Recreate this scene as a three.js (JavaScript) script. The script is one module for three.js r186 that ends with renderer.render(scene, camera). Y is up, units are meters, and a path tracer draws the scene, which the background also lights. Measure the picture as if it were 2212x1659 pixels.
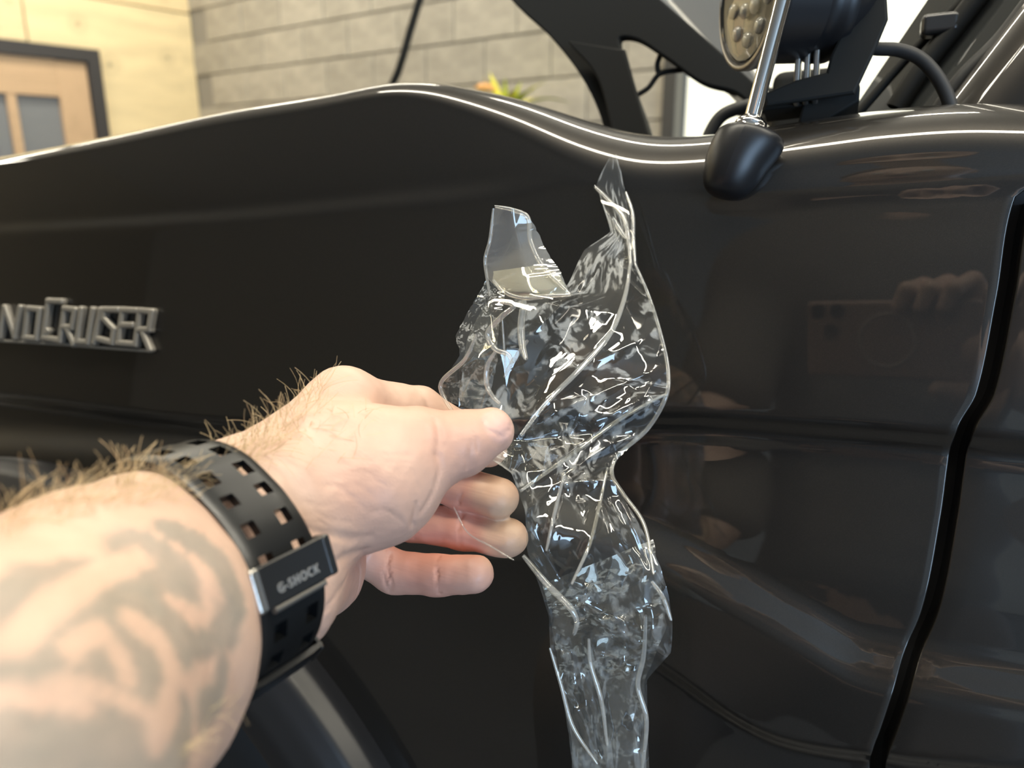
import * as THREE from 'three';
import { mergeGeometries, mergeVertices } from 'three/addons/utils/BufferGeometryUtils.js';
import { RoundedBoxGeometry } from 'three/addons/geometries/RoundedBoxGeometry.js';
import { RectAreaLightUniformsLib } from 'three/addons/lights/RectAreaLightUniformsLib.js';
import { FontLoader } from 'three/addons/loaders/FontLoader.js';
import { TextGeometry } from 'three/addons/geometries/TextGeometry.js';

// ---------------------------------------------------------------- camera, light, exposure
const W = 2212, H = 1659, FPX = 1671, RAD = Math.PI / 180;
const scene = new THREE.Scene();
const camera = new THREE.PerspectiveCamera(2 * Math.atan(H / 2 / FPX) / RAD, W / H, 0.01, 60);
camera.position.set(0, 1.0, 0);
camera.rotation.set(-15.5 * RAD, 37.8 * RAD, 0, 'YXZ');
camera.focus = 0.345;
camera.userData.fStop = 7.5;
camera.updateMatrixWorld(true);
scene.background = new THREE.Color(0.5, 0.72, 1.0);
const renderer = new THREE.WebGLRenderer({ antialias: true });
renderer.toneMapping = THREE.LinearToneMapping;
renderer.toneMappingExposure = 1.08;
renderer.shadowMap.enabled = true;
RectAreaLightUniformsLib.init();
const LAMP = 52, LAMP_COLOR = new THREE.Color(1.0, 0.93, 0.77);
const DAY = 11, DAY_COLOR = new THREE.Color(0.5, 0.72, 1.0);

// ---------------------------------------------------------------- small tools
const V = (x, y, z) => new THREE.Vector3(x, y, z);
let seed = 7;
const rnd = () => { seed = (seed * 1664525 + 1013904223) >>> 0; return seed / 4294967296; };
const rr = (a, b) => a + (b - a) * rnd();
const lerp = (a, b, t) => a + (b - a) * t;
const clamp = (x, a = 0, b = 1) => Math.min(b, Math.max(a, x));
const sm = (a, b, x) => { const t = clamp((x - a) / (b - a)); return t * t * (3 - 2 * t); };
function hash(x, y, z) { let h = (x * 374761393 + y * 668265263 + z * 2147483647) | 0; h = Math.imul(h ^ (h >>> 13), 1274126177); return ((h ^ (h >>> 16)) >>> 0) / 4294967296; }
function noise(x, y, z) {
  const ix = Math.floor(x), iy = Math.floor(y), iz = Math.floor(z); let fx = x - ix, fy = y - iy, fz = z - iz;
  fx = fx * fx * (3 - 2 * fx); fy = fy * fy * (3 - 2 * fy); fz = fz * fz * (3 - 2 * fz);
  const c = (a, b, d) => hash(ix + a, iy + b, iz + d);
  return lerp(lerp(lerp(c(0, 0, 0), c(1, 0, 0), fx), lerp(c(0, 1, 0), c(1, 1, 0), fx), fy), lerp(lerp(c(0, 0, 1), c(1, 0, 1), fx), lerp(c(0, 1, 1), c(1, 1, 1), fx), fy), fz);
}
const fbm = (x, y, z, o = 4) => { let s = 0, a = 0.5; for (let i = 0; i < o; i++) { s += a * noise(x, y, z); x *= 2.03; y *= 2.03; z *= 2.03; a *= 0.5; } return s; };
const taken = {};
function numbered(n) { const k = taken[n] = (taken[n] ?? -1) + 1; return k ? n + '_' + String(k).padStart(3, '0') : n; }
function mesh(name, geo, mat, parent) { const m = new THREE.Mesh(geo, mat); m.name = name; m.castShadow = m.receiveShadow = true; if (parent) parent.add(m); return m; }
function tag(o, label, category, group, kind) { o.userData.label = label; if (category) o.userData.category = category; if (group) o.userData.group = group; if (kind) o.userData.kind = kind; return o; }
function thing(name, label, category, pos, group) { const g = new THREE.Group(); g.name = numbered(name); if (pos) g.position.copy(pos); tag(g, label, category, group); scene.add(g); return g; }
function structure(name, label, category) { const g = new THREE.Group(); g.name = name; tag(g, label, category, null, 'structure'); scene.add(g); return g; }
const std = (o) => new THREE.MeshStandardMaterial(o), phys = (o) => new THREE.MeshPhysicalMaterial(o);
const rgb = (r, g, b) => new THREE.Color().setRGB(r, g, b);
function box(w, h, d, x, y, z, r = 0) { const g = r ? new RoundedBoxGeometry(w, h, d, 2, r) : new THREE.BoxGeometry(w, h, d); g.translate(x, y, z); return g; }
function tube(pts, r, seg = 40, sides = 10, taper) {
  const c = new THREE.CatmullRomCurve3(pts), g = new THREE.TubeGeometry(c, seg, 1, sides, false), p = g.attributes.position, n = g.attributes.normal;
  for (let i = 0; i <= seg; i++) { const q = c.getPointAt(i / seg), rad = taper ? taper(i / seg) * r : r; for (let j = 0; j <= sides; j++) { const k = i * (sides + 1) + j; p.setXYZ(k, q.x + n.getX(k) * rad, q.y + n.getY(k) * rad, q.z + n.getZ(k) * rad); } }
  return g;
}
function grid(nu, nv, f, flip) {
  const p = new Float32Array((nu + 1) * (nv + 1) * 3), uv = new Float32Array((nu + 1) * (nv + 1) * 2), idx = [], v = V();
  for (let j = 0; j <= nv; j++) for (let i = 0; i <= nu; i++) { const k = j * (nu + 1) + i; f(i / nu, j / nv, v, i, j); p[k * 3] = v.x; p[k * 3 + 1] = v.y; p[k * 3 + 2] = v.z; uv[k * 2] = i / nu; uv[k * 2 + 1] = j / nv; }
  for (let j = 0; j < nv; j++) for (let i = 0; i < nu; i++) { const a = j * (nu + 1) + i, b = a + 1, c = a + nu + 1, d = c + 1; flip ? idx.push(a, c, b, b, c, d) : idx.push(a, b, c, b, d, c); }
  const g = new THREE.BufferGeometry(); g.setAttribute('position', new THREE.BufferAttribute(p, 3)); g.setAttribute('uv', new THREE.BufferAttribute(uv, 2)); g.setIndex(idx); g.computeVertexNormals(); return g;
}
function dataTex(n, f, srgb, rep) {
  const d = new Uint8Array(n * n * 4);
  for (let y = 0; y < n; y++) for (let x = 0; x < n; x++) { const c = f(x / n, y / n, x, y), k = (y * n + x) * 4; if (typeof c === 'number') d[k] = d[k + 1] = d[k + 2] = clamp(c) * 255; else for (let q = 0; q < 3; q++) d[k + q] = clamp(c[q]) * 255; d[k + 3] = 255; }
  const t = new THREE.DataTexture(d, n, n); t.magFilter = THREE.LinearFilter; t.minFilter = THREE.LinearFilter; t.wrapS = t.wrapT = THREE.RepeatWrapping; if (rep) t.repeat.set(...rep); if (srgb) t.colorSpace = THREE.SRGBColorSpace; t.needsUpdate = true; return t;
}
// a curve y(x) through points
function lineY(pts) {
  pts = [...pts].sort((a, b) => a[0] - b[0]);
  return (x) => {
    if (x <= pts[0][0]) { const [a, b] = pts; return a[1] + (x - a[0]) * (b[1] - a[1]) / (b[0] - a[0]); }
    const n = pts.length; if (x >= pts[n - 1][0]) { const a = pts[n - 2], b = pts[n - 1]; return b[1] + (x - b[0]) * (b[1] - a[1]) / (b[0] - a[0]); }
    let i = 0; while (x > pts[i + 1][0]) i++;
    const p0 = pts[Math.max(0, i - 1)], p1 = pts[i], p2 = pts[i + 1], p3 = pts[Math.min(n - 1, i + 2)], t = (x - p1[0]) / (p2[0] - p1[0]), dx = p2[0] - p1[0];
    const m1 = p2[0] === p0[0] ? 0 : (p2[1] - p0[1]) / (p2[0] - p0[0]) * dx, m2 = p3[0] === p1[0] ? 0 : (p3[1] - p1[1]) / (p3[0] - p1[0]) * dx, t2 = t * t, t3 = t2 * t;
    return (2 * t3 - 3 * t2 + 1) * p1[1] + (t3 - 2 * t2 + t) * m1 + (-2 * t3 + 3 * t2) * p2[1] + (t3 - t2) * m2;
  };
}
// where a sight line through a point of the photograph meets a given distance or plane (surveying only)
const eye = camera.position.clone();
const sight = (px, py) => V((px - W / 2) / FPX, -(py - H / 2) / FPX, -1).applyMatrix4(new THREE.Matrix4().extractRotation(camera.matrixWorld));
const at = (px, py, depth) => sight(px, py).multiplyScalar(depth).add(eye);
const onPlane = (px, py, p, n) => { const s = sight(px, py); return s.multiplyScalar(p.clone().sub(eye).dot(n) / s.dot(n)).add(eye); };

// ---------------------------------------------------------------- car axes: x to the rear, y up the panel, z outwards
const foot = sight(1790, 690).normalize(), carN = foot.clone().negate(), carO = eye.clone().addScaledVector(foot, 0.43);
const carX = sight(-2600, 600).negate(); carX.addScaledVector(carN, -carX.dot(carN)).normalize();
const carY = carN.clone().cross(carX);
const carM = new THREE.Matrix4().makeBasis(carX, carY, carN).setPosition(carO), carI = carM.clone().invert();
const C = (px, py, z = 0) => onPlane(px, py, carO.clone().addScaledVector(carN, z), carN).applyMatrix4(carI);
const cLine = (pts, z = 0) => lineY(pts.map(([a, b, zz]) => { const p = C(a, b, zz ?? z); return [p.x, p.y]; }));

// ---------------------------------------------------------------- materials
const flake = dataTex(512, (u, v, x, y) => { const h = hash(x, y, 3), c = 0.72 + 0.2 * hash(x >> 1, y >> 1, 9) + (h > 0.965 ? 0.9 * hash(x, y, 5) : 0); return [c * 0.5, c * 0.49, c * 0.475]; }, false, [14, 10]);
const M = {
  paint: phys({ color: rgb(0.05, 0.0445, 0.0385), map: flake, metalness: 0.72, roughness: 0.42, clearcoat: 1, clearcoatRoughness: 0.012 }),
  blackPlastic: phys({ color: rgb(0.008, 0.008, 0.009), roughness: 0.38, specularIntensity: 0.8 }),
  blackRubber: phys({ color: rgb(0.01, 0.01, 0.01), roughness: 0.6 }),
  matteBlack: phys({ color: rgb(0.012, 0.012, 0.011), roughness: 0.7, specularIntensity: 0.35 }),
  chrome: std({ color: rgb(0.8, 0.78, 0.75), metalness: 1, roughness: 0.08 }),
  satinMetal: std({ color: rgb(0.33, 0.31, 0.28), metalness: 0.85, roughness: 0.38 }),
  darkSteel: std({ color: rgb(0.06, 0.06, 0.06), metalness: 0.8, roughness: 0.3 }),
  strap: phys({ color: rgb(0.006, 0.0065, 0.007), roughness: 0.34 }),
  white: std({ color: rgb(0.75, 0.74, 0.7), roughness: 0.6 }),
};

// ================================================================ THE ROOM
const ZB = -3.1, XP = -5.1, ZR = 6.2, XR = 4.6, YC = 3.2;
const bz = V(0, 0, ZB), nz = V(0, 0, 1), xp = V(XP, 0, 0), nx = V(1, 0, 0);
{
  const concrete = dataTex(256, (u, v) => 0.62 + 0.25 * fbm(u * 8, v * 8, 1), false, [4, 4]);
  const fl = structure('floor', 'smooth grey concrete workshop floor', 'floor');
  mesh('slab', box(XR - XP + 0.4, 0.2, ZR - ZB + 0.4, (XR + XP) / 2, -0.1, (ZR + ZB) / 2), std({ color: rgb(0.15, 0.142, 0.135), map: concrete, roughness: 0.55 }), fl);
  const ce = structure('ceiling', 'plain off-white workshop ceiling', 'ceiling');
  mesh('ceiling_board', box(XR - XP + 0.4, 0.15, ZR - ZB + 0.4, (XR + XP) / 2, YC + 0.075, (ZR + ZB) / 2), std({ color: rgb(0.42, 0.4, 0.37), roughness: 0.9 }), ce);
  // block wall behind the car, window opening cut out
  const wx0 = -1.57, wx1 = 1.3, wy0 = 0.9, wy1 = 2.7, wb = structure('wall_back', 'grey painted concrete block wall', 'wall');
  const blot = dataTex(256, (u, v) => 0.68 + 0.45 * fbm(u * 6, v * 6, 4), false);
  const mortar = std({ color: rgb(0.27, 0.25, 0.215), roughness: 0.9 });
  for (const [x0, x1, y0, y1] of [[XP - 0.2, wx0, 0, YC], [wx1, XR + 0.2, 0, YC], [wx0, wx1, 0, wy0], [wx0, wx1, wy1, YC]]) mesh('mortar', box(x1 - x0, y1 - y0, 0.2, (x0 + x1) / 2, (y0 + y1) / 2, ZB - 0.1), mortar, wb);
  const tones = [0, 1, 2, 3].map((k) => std({ color: rgb(0.4 + 0.02 * k, 0.365 + 0.018 * k, 0.3 + 0.015 * k), map: blot, roughness: 0.8 }));
  const blockG = new RoundedBoxGeometry(0.385, 0.192, 0.02, 1, 0.005), halfG = new RoundedBoxGeometry(0.19, 0.192, 0.02, 1, 0.005);
  for (let r = 0; r < 16; r++) for (let c = 0; c < 10; c++) {
    const x = XP + 0.2 + c * 0.39 + (r % 2) * 0.195, y = 0.1 + r * 0.2;
    if (x + 0.19 > wx0 + 0.02) { if (x < wx0 + 0.02) mesh('block', halfG, tones[(r * 7 + c * 3) % 4], wb).position.set(x - 0.098, y, ZB + 0.004); continue; }
    const b = mesh('block', blockG, tones[(r * 5 + c * 3 + ((r * c) % 3)) % 4], wb); b.position.set(x, y, ZB + 0.004 + 0.0015 * hash(r, c, 1)); b.rotation.z = Math.PI * (hash(r, c, 2) > 0.5);
  }
  // window with frosted panes, bright daylight behind
  const w1 = structure('window_1', 'large frosted window glowing with cream daylight', 'window');
  const fr = std({ color: rgb(0.05, 0.048, 0.045), roughness: 0.5 }), cx = (wx0 + wx1) / 2, cy = (wy0 + wy1) / 2;
  for (const [w, h, x, y] of [[0.09, wy1 - wy0, wx0 + 0.02, cy], [0.09, wy1 - wy0, wx1 - 0.02, cy], [wx1 - wx0, 0.08, cx, wy0 + 0.02], [wx1 - wx0, 0.08, cx, wy1 - 0.02]]) mesh('window_frame', box(w * 0.7, h, 0.1, x, y, ZB + 0.01, 0.006), fr, w1);
  for (const [a, b] of [[wx0 + 0.06, cx - 0.01], [cx + 0.01, wx1 - 0.06]]) mesh('pane', box(b - a, wy1 - wy0 - 0.12, 0.008, (a + b) / 2, cy, ZB - 0.03), std({ color: rgb(0.6, 0.6, 0.55), emissive: rgb(1.0, 0.97, 0.74), emissiveIntensity: 1.02, roughness: 0.4 }), w1);
  const wl = new THREE.RectAreaLight(rgb(1, 0.97, 0.76), 1.0, wx1 - wx0 - 0.15, wy1 - wy0 - 0.15); wl.name = 'window_daylight'; wl.position.set(cx, cy, ZB - 0.02); wl.lookAt(cx, cy, 2); scene.add(wl);
  // plywood wall with the timber door
  const wp = structure('wall_left', 'pale plywood clad wall with visible sheet joints', 'wall');
  mesh('stud_backing', box(0.2, YC, ZR - ZB, XP - 0.1, YC / 2, (ZR + ZB) / 2), std({ color: rgb(0.2, 0.14, 0.08), roughness: 0.9 }), wp);
  const P = (px, py) => onPlane(px, py, xp, nx);
  const hJoint = P(330, 19).y, vJoint = P(52, 50).z, dTop = P(95, 97).y, dRight = P(222, 240).z;
  const ply = dataTex(512, (u, v) => {
    const g = fbm(u * 3 + 2 * fbm(u * 3, v * 9, 2), v * 26 + 5 * fbm(u * 2, v * 4, 7), 1, 4), ring = 0.5 + 0.5 * Math.sin(40 * (v + 0.25 * fbm(u * 2.2, v * 3, 5)));
    let k = 1; for (const [a, b, r] of [[0.2, 0.3, 0.012], [0.52, 0.62, 0.016], [0.75, 0.2, 0.012], [0.36, 0.83, 0.014], [0.9, 0.7, 0.013]]) { const d = Math.hypot(u - a, v - b) / r; k -= 0.45 * Math.exp(-d * d) + 0.08 * Math.exp(-Math.pow(d / 3 - 1, 2) * 3); }
    const c = (0.92 + 0.1 * g - 0.03 * ring) * (0.4 + 0.6 * k); return [0.985 * c, 0.905 * c, 0.72 * c];
  }, true);
  const plyM = [0, 1].map((k) => { const t = ply.clone(); t.offset.set(0.37 * k, 0.21 * k); t.needsUpdate = true; return std({ color: rgb(1, 0.98 - 0.02 * k, 0.95 - 0.03 * k), map: t, roughness: 0.65 }); });
  const sheet = (z0, z1, y0, y1, k) => { const g = box(0.018, y1 - y0 - 0.012, z1 - z0 - 0.012, XP + 0.009, (y0 + y1) / 2, (z0 + z1) / 2, 0.002); mesh('plywood_sheet', g, plyM[k % 2], wp); };
  const z0 = ZB + 0.003, dl = dRight + 1.02;
  { const sh = new THREE.Shape([[z0 + 0.006, 0.006], [dRight, 0.006], [dRight, dTop], [vJoint - 0.006, dTop], [vJoint - 0.006, hJoint - 0.006], [z0 + 0.006, hJoint - 0.006]].map(([a, b]) => new THREE.Vector2(-a, b))), g = new THREE.ExtrudeGeometry(sh, { depth: 0.014, bevelSize: 0.002, bevelThickness: 0.002, bevelSegments: 1 }); g.rotateY(Math.PI / 2).translate(XP + 0.002, 0, 0); mesh('plywood_sheet', g, plyM[0], wp); }
  sheet(z0, vJoint, hJoint, YC, 1); sheet(vJoint, vJoint + 1.6, hJoint, YC, 0);
  sheet(vJoint, dl, dTop, hJoint, 0); sheet(dl, dl + 1.2, 0, hJoint, 1); sheet(dl + 1.2, dl + 2.4, 0, hJoint, 0); sheet(dl + 2.4, dl + 3.6, 0, hJoint, 1); sheet(vJoint + 1.6, vJoint + 4, hJoint, YC, 1);
  // door in the plywood wall
  const door = structure('door_1', 'glazed timber door in a charcoal frame', 'door');
  const dark = std({ color: rgb(0.045, 0.042, 0.042), roughness: 0.6 }), timber = std({ color: rgb(0.62, 0.42, 0.25), map: dataTex(128, (u, v) => 0.85 + 0.3 * fbm(u * 3, v * 30, 2), false), roughness: 0.6 });
  const fw = 0.075, T = dTop, R = dRight;
  mesh('frame_head', box(0.06, fw, 0.871, XP + 0.03, T - fw / 2, R + fw + 0.4345, 0.004), dark, door);
  mesh('frame_jamb', box(0.06, T, fw, XP + 0.03, T / 2, R + fw / 2, 0.004), dark, door);
  mesh('frame_jamb', box(0.06, T, fw, XP + 0.03, T / 2, R + 0.982, 0.004), dark, door);
  const leafZ0 = R + fw + 0.005, leafZ1 = R + 0.94, st = P(150, 250).z, gz0 = P(130, 250).z, gTop = P(80, 207).y;
  const stile = Math.max(0.08, gz0 - leafZ0);
  mesh('door_stile', box(0.04, T - fw - 0.01, stile, XP + 0.015, (T - fw) / 2, leafZ0 + stile / 2, 0.004), timber, door);
  mesh('door_stile', box(0.04, T - fw - 0.01, stile, XP + 0.015, (T - fw) / 2, leafZ1 - stile / 2, 0.004), timber, door);
  mesh('door_rail', box(0.038, T - fw - gTop, leafZ1 - leafZ0 - 2 * stile, XP + 0.015, (T - fw + gTop) / 2, (leafZ0 + leafZ1) / 2, 0.003), timber, door);
  mesh('door_rail', box(0.038, 0.9, leafZ1 - leafZ0 - 2 * stile, XP + 0.015, 0.46, (leafZ0 + leafZ1) / 2, 0.003), timber, door);
  const mz = P(28, 260).z; mesh('glazing_bar', box(0.03, gTop - 0.9, 0.05, XP + 0.016, (gTop + 0.9) / 2, mz, 0.003), timber, door);
  mesh('glazing_bar', box(0.03, gTop - 0.9, 0.05, XP + 0.016, (gTop + 0.9) / 2, mz + (mz - gz0), 0.003), timber, door);
  for (let k = 0; k < 3; k++) { const a = lerp(leafZ0 + stile, leafZ1 - stile, k / 3), b = lerp(leafZ0 + stile, leafZ1 - stile, (k + 1) / 3); mesh('pane', box(0.006, gTop - 0.9, b - a, XP + 0.004, (gTop + 0.9) / 2, (a + b) / 2), phys({ color: rgb(0.22, 0.23, 0.24), roughness: 0.06, metalness: 0, clearcoat: 1 }), door); }
  // walls out of the frame
  const grey = std({ color: rgb(0.17, 0.16, 0.145), roughness: 0.85 });
  const wr = structure('wall_right', 'grey wall with the open roller door', 'wall'), oz0 = 0.9, oz1 = 4.4, oy = 2.6;
  for (const [a, b, y0, y1] of [[ZB, oz0, 0, YC], [oz1, ZR, 0, YC], [oz0, oz1, oy, YC]]) mesh('wall_panel', box(0.2, y1 - y0, b - a, XR + 0.1, (y0 + y1) / 2, (a + b) / 2), grey, wr);
  const roll = thing('roller_door', 'rolled up steel door above the opening', 'roller door'); mesh('roll', new THREE.CylinderGeometry(0.16, 0.16, oz1 - oz0, 24).rotateX(Math.PI / 2).translate(XR - 0.18, oy + 0.2, (oz0 + oz1) / 2), M.satinMetal, roll);
  const dl2 = new THREE.RectAreaLight(DAY_COLOR, DAY, oz1 - oz0, oy); dl2.name = 'roller_door_daylight'; dl2.position.set(XR + 0.05, oy / 2, (oz0 + oz1) / 2); dl2.lookAt(0, oy / 2, (oz0 + oz1) / 2); scene.add(dl2);
  const wf = structure('wall_front', 'dark painted wall behind the photographer', 'wall');
  mesh('wall_panel', box(XR - XP + 0.4, YC, 0.2, (XR + XP) / 2, YC / 2, ZR + 0.1), std({ color: rgb(0.42, 0.37, 0.3), roughness: 0.9 }), wf);
}
// ceiling battens
{
  const ang = Math.atan2(carX.z, carX.x);
  const g0 = new RoundedBoxGeometry(2.4, 0.07, 0.1, 2, 0.01), g1 = new RoundedBoxGeometry(2.36, 0.035, 0.085, 3, 0.015);
  const glow = std({ color: rgb(0.9, 0.9, 0.85), emissive: LAMP_COLOR, emissiveIntensity: 6, roughness: 0.5 });
  for (const [x, z, y, where, turn, wide = 1] of [[-0.55, -0.05, 3.05, 'above the fender', 0, 2.4], [1.95, -0.76, 3.05, 'above the car door', 0, 2.4], [-2.9, -2.35, 3.05, 'beside the block wall'], [-4.3, -1.6, 3.05, 'along the plywood wall', 1], [-4.3, 0.9, 3.05, 'over the timber door', 1], [-0.6, -2.3, 3.05, 'above the frosted window']]) {
    const t = thing('ceiling_light', 'long white strip light on the ceiling ' + where, 'light', V(x, y, z)); t.rotation.y = turn ? Math.PI / 2 : -ang;
    const lb = mesh('light_body', g0, M.white, t), df = mesh('diffuser', g1, glow, t); lb.position.y = 0.08; df.position.y = 0.03; lb.scale.z = df.scale.z = wide;
    const l = new THREE.RectAreaLight(LAMP_COLOR, wide > 1 ? LAMP * 0.74 : LAMP, 2.36, 0.085 * wide); l.name = 'strip_glow'; l.position.set(0, 0.008, 0); l.rotation.x = -Math.PI / 2; t.add(l);
  }
}
// plant on a cabinet against the block wall
{
  const p = onPlane(1085, 190, V(0, 0, ZB + 0.32), nz), top = p.y - 0.33;
  const cab = thing('tool_cabinet', 'plain grey steel cabinet against the block wall', 'cabinet', V(p.x, 0, ZB + 0.3));
  mesh('body', box(0.9, top, 0.5, 0, top / 2, 0, 0.01), std({ color: rgb(0.12, 0.12, 0.12), roughness: 0.5 }), cab);
  for (const s of [-1, 1]) { const d = mesh('door', box(0.43, top - 0.08, 0.02, s * 0.222, top / 2, 0.26, 0.006), std({ color: rgb(0.15, 0.15, 0.15), roughness: 0.5 }), cab); mesh('handle', box(0.015, 0.12, 0.02, s * 0.04, top / 2, 0.28, 0.004), M.satinMetal, d); }
  const pl = thing('potted_plant', 'yellow-green leafy pot plant against the block wall', 'plant', V(p.x, top, ZB + 0.3));
  mesh('pot', new THREE.LatheGeometry([[0, 0], [0.07, 0], [0.1, 0.17], [0.106, 0.175], [0.1, 0.18], [0.088, 0.15], [0, 0.15]].map(([a, b]) => new THREE.Vector2(a, b)), 28), std({ color: rgb(0.35, 0.16, 0.09), roughness: 0.8 }), pl);
  const leafM = [0, 1, 2].map((k) => std({ color: [rgb(0.55, 0.6, 0.06), rgb(0.72, 0.66, 0.08), rgb(0.42, 0.52, 0.07)][k], roughness: 0.5, side: THREE.DoubleSide }));
  for (let k = 0; k < 22; k++) {
    const a = k * 2.4, len = rr(0.2, 0.3) * (k === 4 ? 1.35 : 1), lean = k < 5 ? 0.25 : rr(0.5, 1.3), wd = rr(0.016, 0.028);
    const g = grid(4, 10, (u, v, o) => { const s = v * len, th = lean * v * 1.25, r = 0.02 + s * Math.sin(th), y = 0.14 + s * Math.cos(th) , w = (u - 0.5) * 2 * wd * Math.sin(Math.PI * Math.min(1, 0.12 + v * 0.88)); o.set(Math.cos(a) * r - Math.sin(a) * w, y + 0.3 * Math.abs(w), Math.sin(a) * r + Math.cos(a) * w); });
    mesh('leaf', g, leafM[k % 3], pl);
  }
  const fl = []; for (let k = 0; k < 14; k++) { const a = k * 2.4, e = 0.2 + k * 0.07; fl.push(new THREE.SphereGeometry(0.02, 8, 6).scale(1, 0.45, 1.5).translate(-0.055 + 0.03 * Math.cos(a) * Math.sin(e), 0.31 + 0.03 * Math.cos(e), 0.07 + 0.03 * Math.sin(a) * Math.sin(e))); }
  tag(mesh('flower', mergeGeometries(fl), std({ color: rgb(0.8, 0.42, 0.16), roughness: 0.6 }), pl), 'orange flower head among the leaves');
}

// ================================================================ THE CAR
const car = thing('car', 'dark grey metallic off-road car with a silver lettered badge and chrome aerial', 'car');
carM.decompose(car.position, car.quaternion, car.scale);
const lineC1 = cLine([[-300, 505], [0, 490], [500, 463], [900, 425], [1200, 400], [1400, 425], [1600, 425], [1900, 408], [2212, 388]]);
const lineC2 = cLine([[-300, 820], [0, 850], [500, 905], [1000, 905], [1430, 882], [1800, 903], [2100, 925], [2400, 950]]);
const lineC3 = cLine([[-300, 930], [0, 925], [500, 950], [900, 1000], [1200, 1062], [1400, 1130], [1600, 1225], [1750, 1308], [1850, 1362], [1960, 1388], [2212, 1432], [2500, 1480]]);
const lineC4 = cLine([[1100, 1250], [1400, 1400], [1590, 1530], [1700, 1580], [1890, 1610], [2212, 1640]]);
const lineTop = cLine([[-300, 372, -0.02], [0, 330, -0.02], [250, 285, -0.02], [470, 240, -0.02], [700, 203, -0.02], [840, 183, -0.025], [920, 178, -0.025], [1000, 188, -0.03], [1150, 222, -0.04], [1300, 268, -0.045], [1400, 292, -0.05], [1480, 300, -0.055], [1600, 294, -0.06], [1660, 284, -0.06], [1800, 263, -0.06], [1900, 249, -0.06], [2050, 237, -0.06], [2212, 238, -0.06], [2500, 240, -0.06]]);
const radY = cLine([[0, 0, 0], [2212, 0, 0]]);
const xHump = C(950, 200).x, xTip = C(1400, 330).x;
const arcRy = (x) => lerp(0.014, 0.036, sm(xHump - 0.05, xTip, x)), arcRz = (x) => lerp(0.02, 0.06, sm(xHump - 0.05, xTip, x));
const gapX = (() => { const f = lineY([[2700, 60], [2520, 250], [2262, 395], [2212, 425], [2172, 640], [2128, 850], [2085, 930], [2052, 1120], [2008, 1320], [1960, 1430], [1915, 1560], [1897, 1610], [1893, 1670], [1890, 1900]].map(([a, b]) => { const p = C(a, b); return [p.y, p.x]; })); return (y) => f(Math.min(y, 0.085)) - 0.004; })();
const XB = gapX(-0.05), colX = (u, y) => lerp(-1.05, XB, u) + (gapX(y) - XB) * Math.pow(u, 6);
function skin(x, y) {
  let z = 0; const c1 = lineC1(x), c2 = lineC2(x), c3 = lineC3(x), c4 = lineC4(x);
  const left = 1 - sm(xHump, xTip, x);
  if (y > c1) { const d = y - c1; z -= d * d / (d + 0.02) * lerp(0.1, 0.22, 1 - left); }
  z -= 0.002 * sm(c1 - 0.006, c1 + 0.006, y) * left - 0.0012 * (1 - left) * sm(c1 - 0.01, c1 + 0.004, y);
  const t = (c2 - y) / 0.015; if (t > 0) z -= 0.0075 * sm(0, 1.0, t) - 0.001 * sm(0.98, 1.3, t) - 0.0065 * sm(1.2, 6, t);
  z += 0.010 * sm(c3 + 0.004, c3 - 0.026, y);
  const l4 = sm(C(1150, 1300).x, C(1450, 1400).x, x); z -= 0.006 * l4 * sm(c4 + 0.002, c4 - 0.008, y);
  z -= 0.10 * Math.pow(Math.max(0, c3 - 0.05 - y), 2);                      // tucks under
  z -= 0.03 * (x + 0.1) * (x + 0.1) * (x < -0.1 ? 1 : 0);                  // the nose bends in
  return z;
}
const Y0 = -0.62, XL = -1.05;
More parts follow.
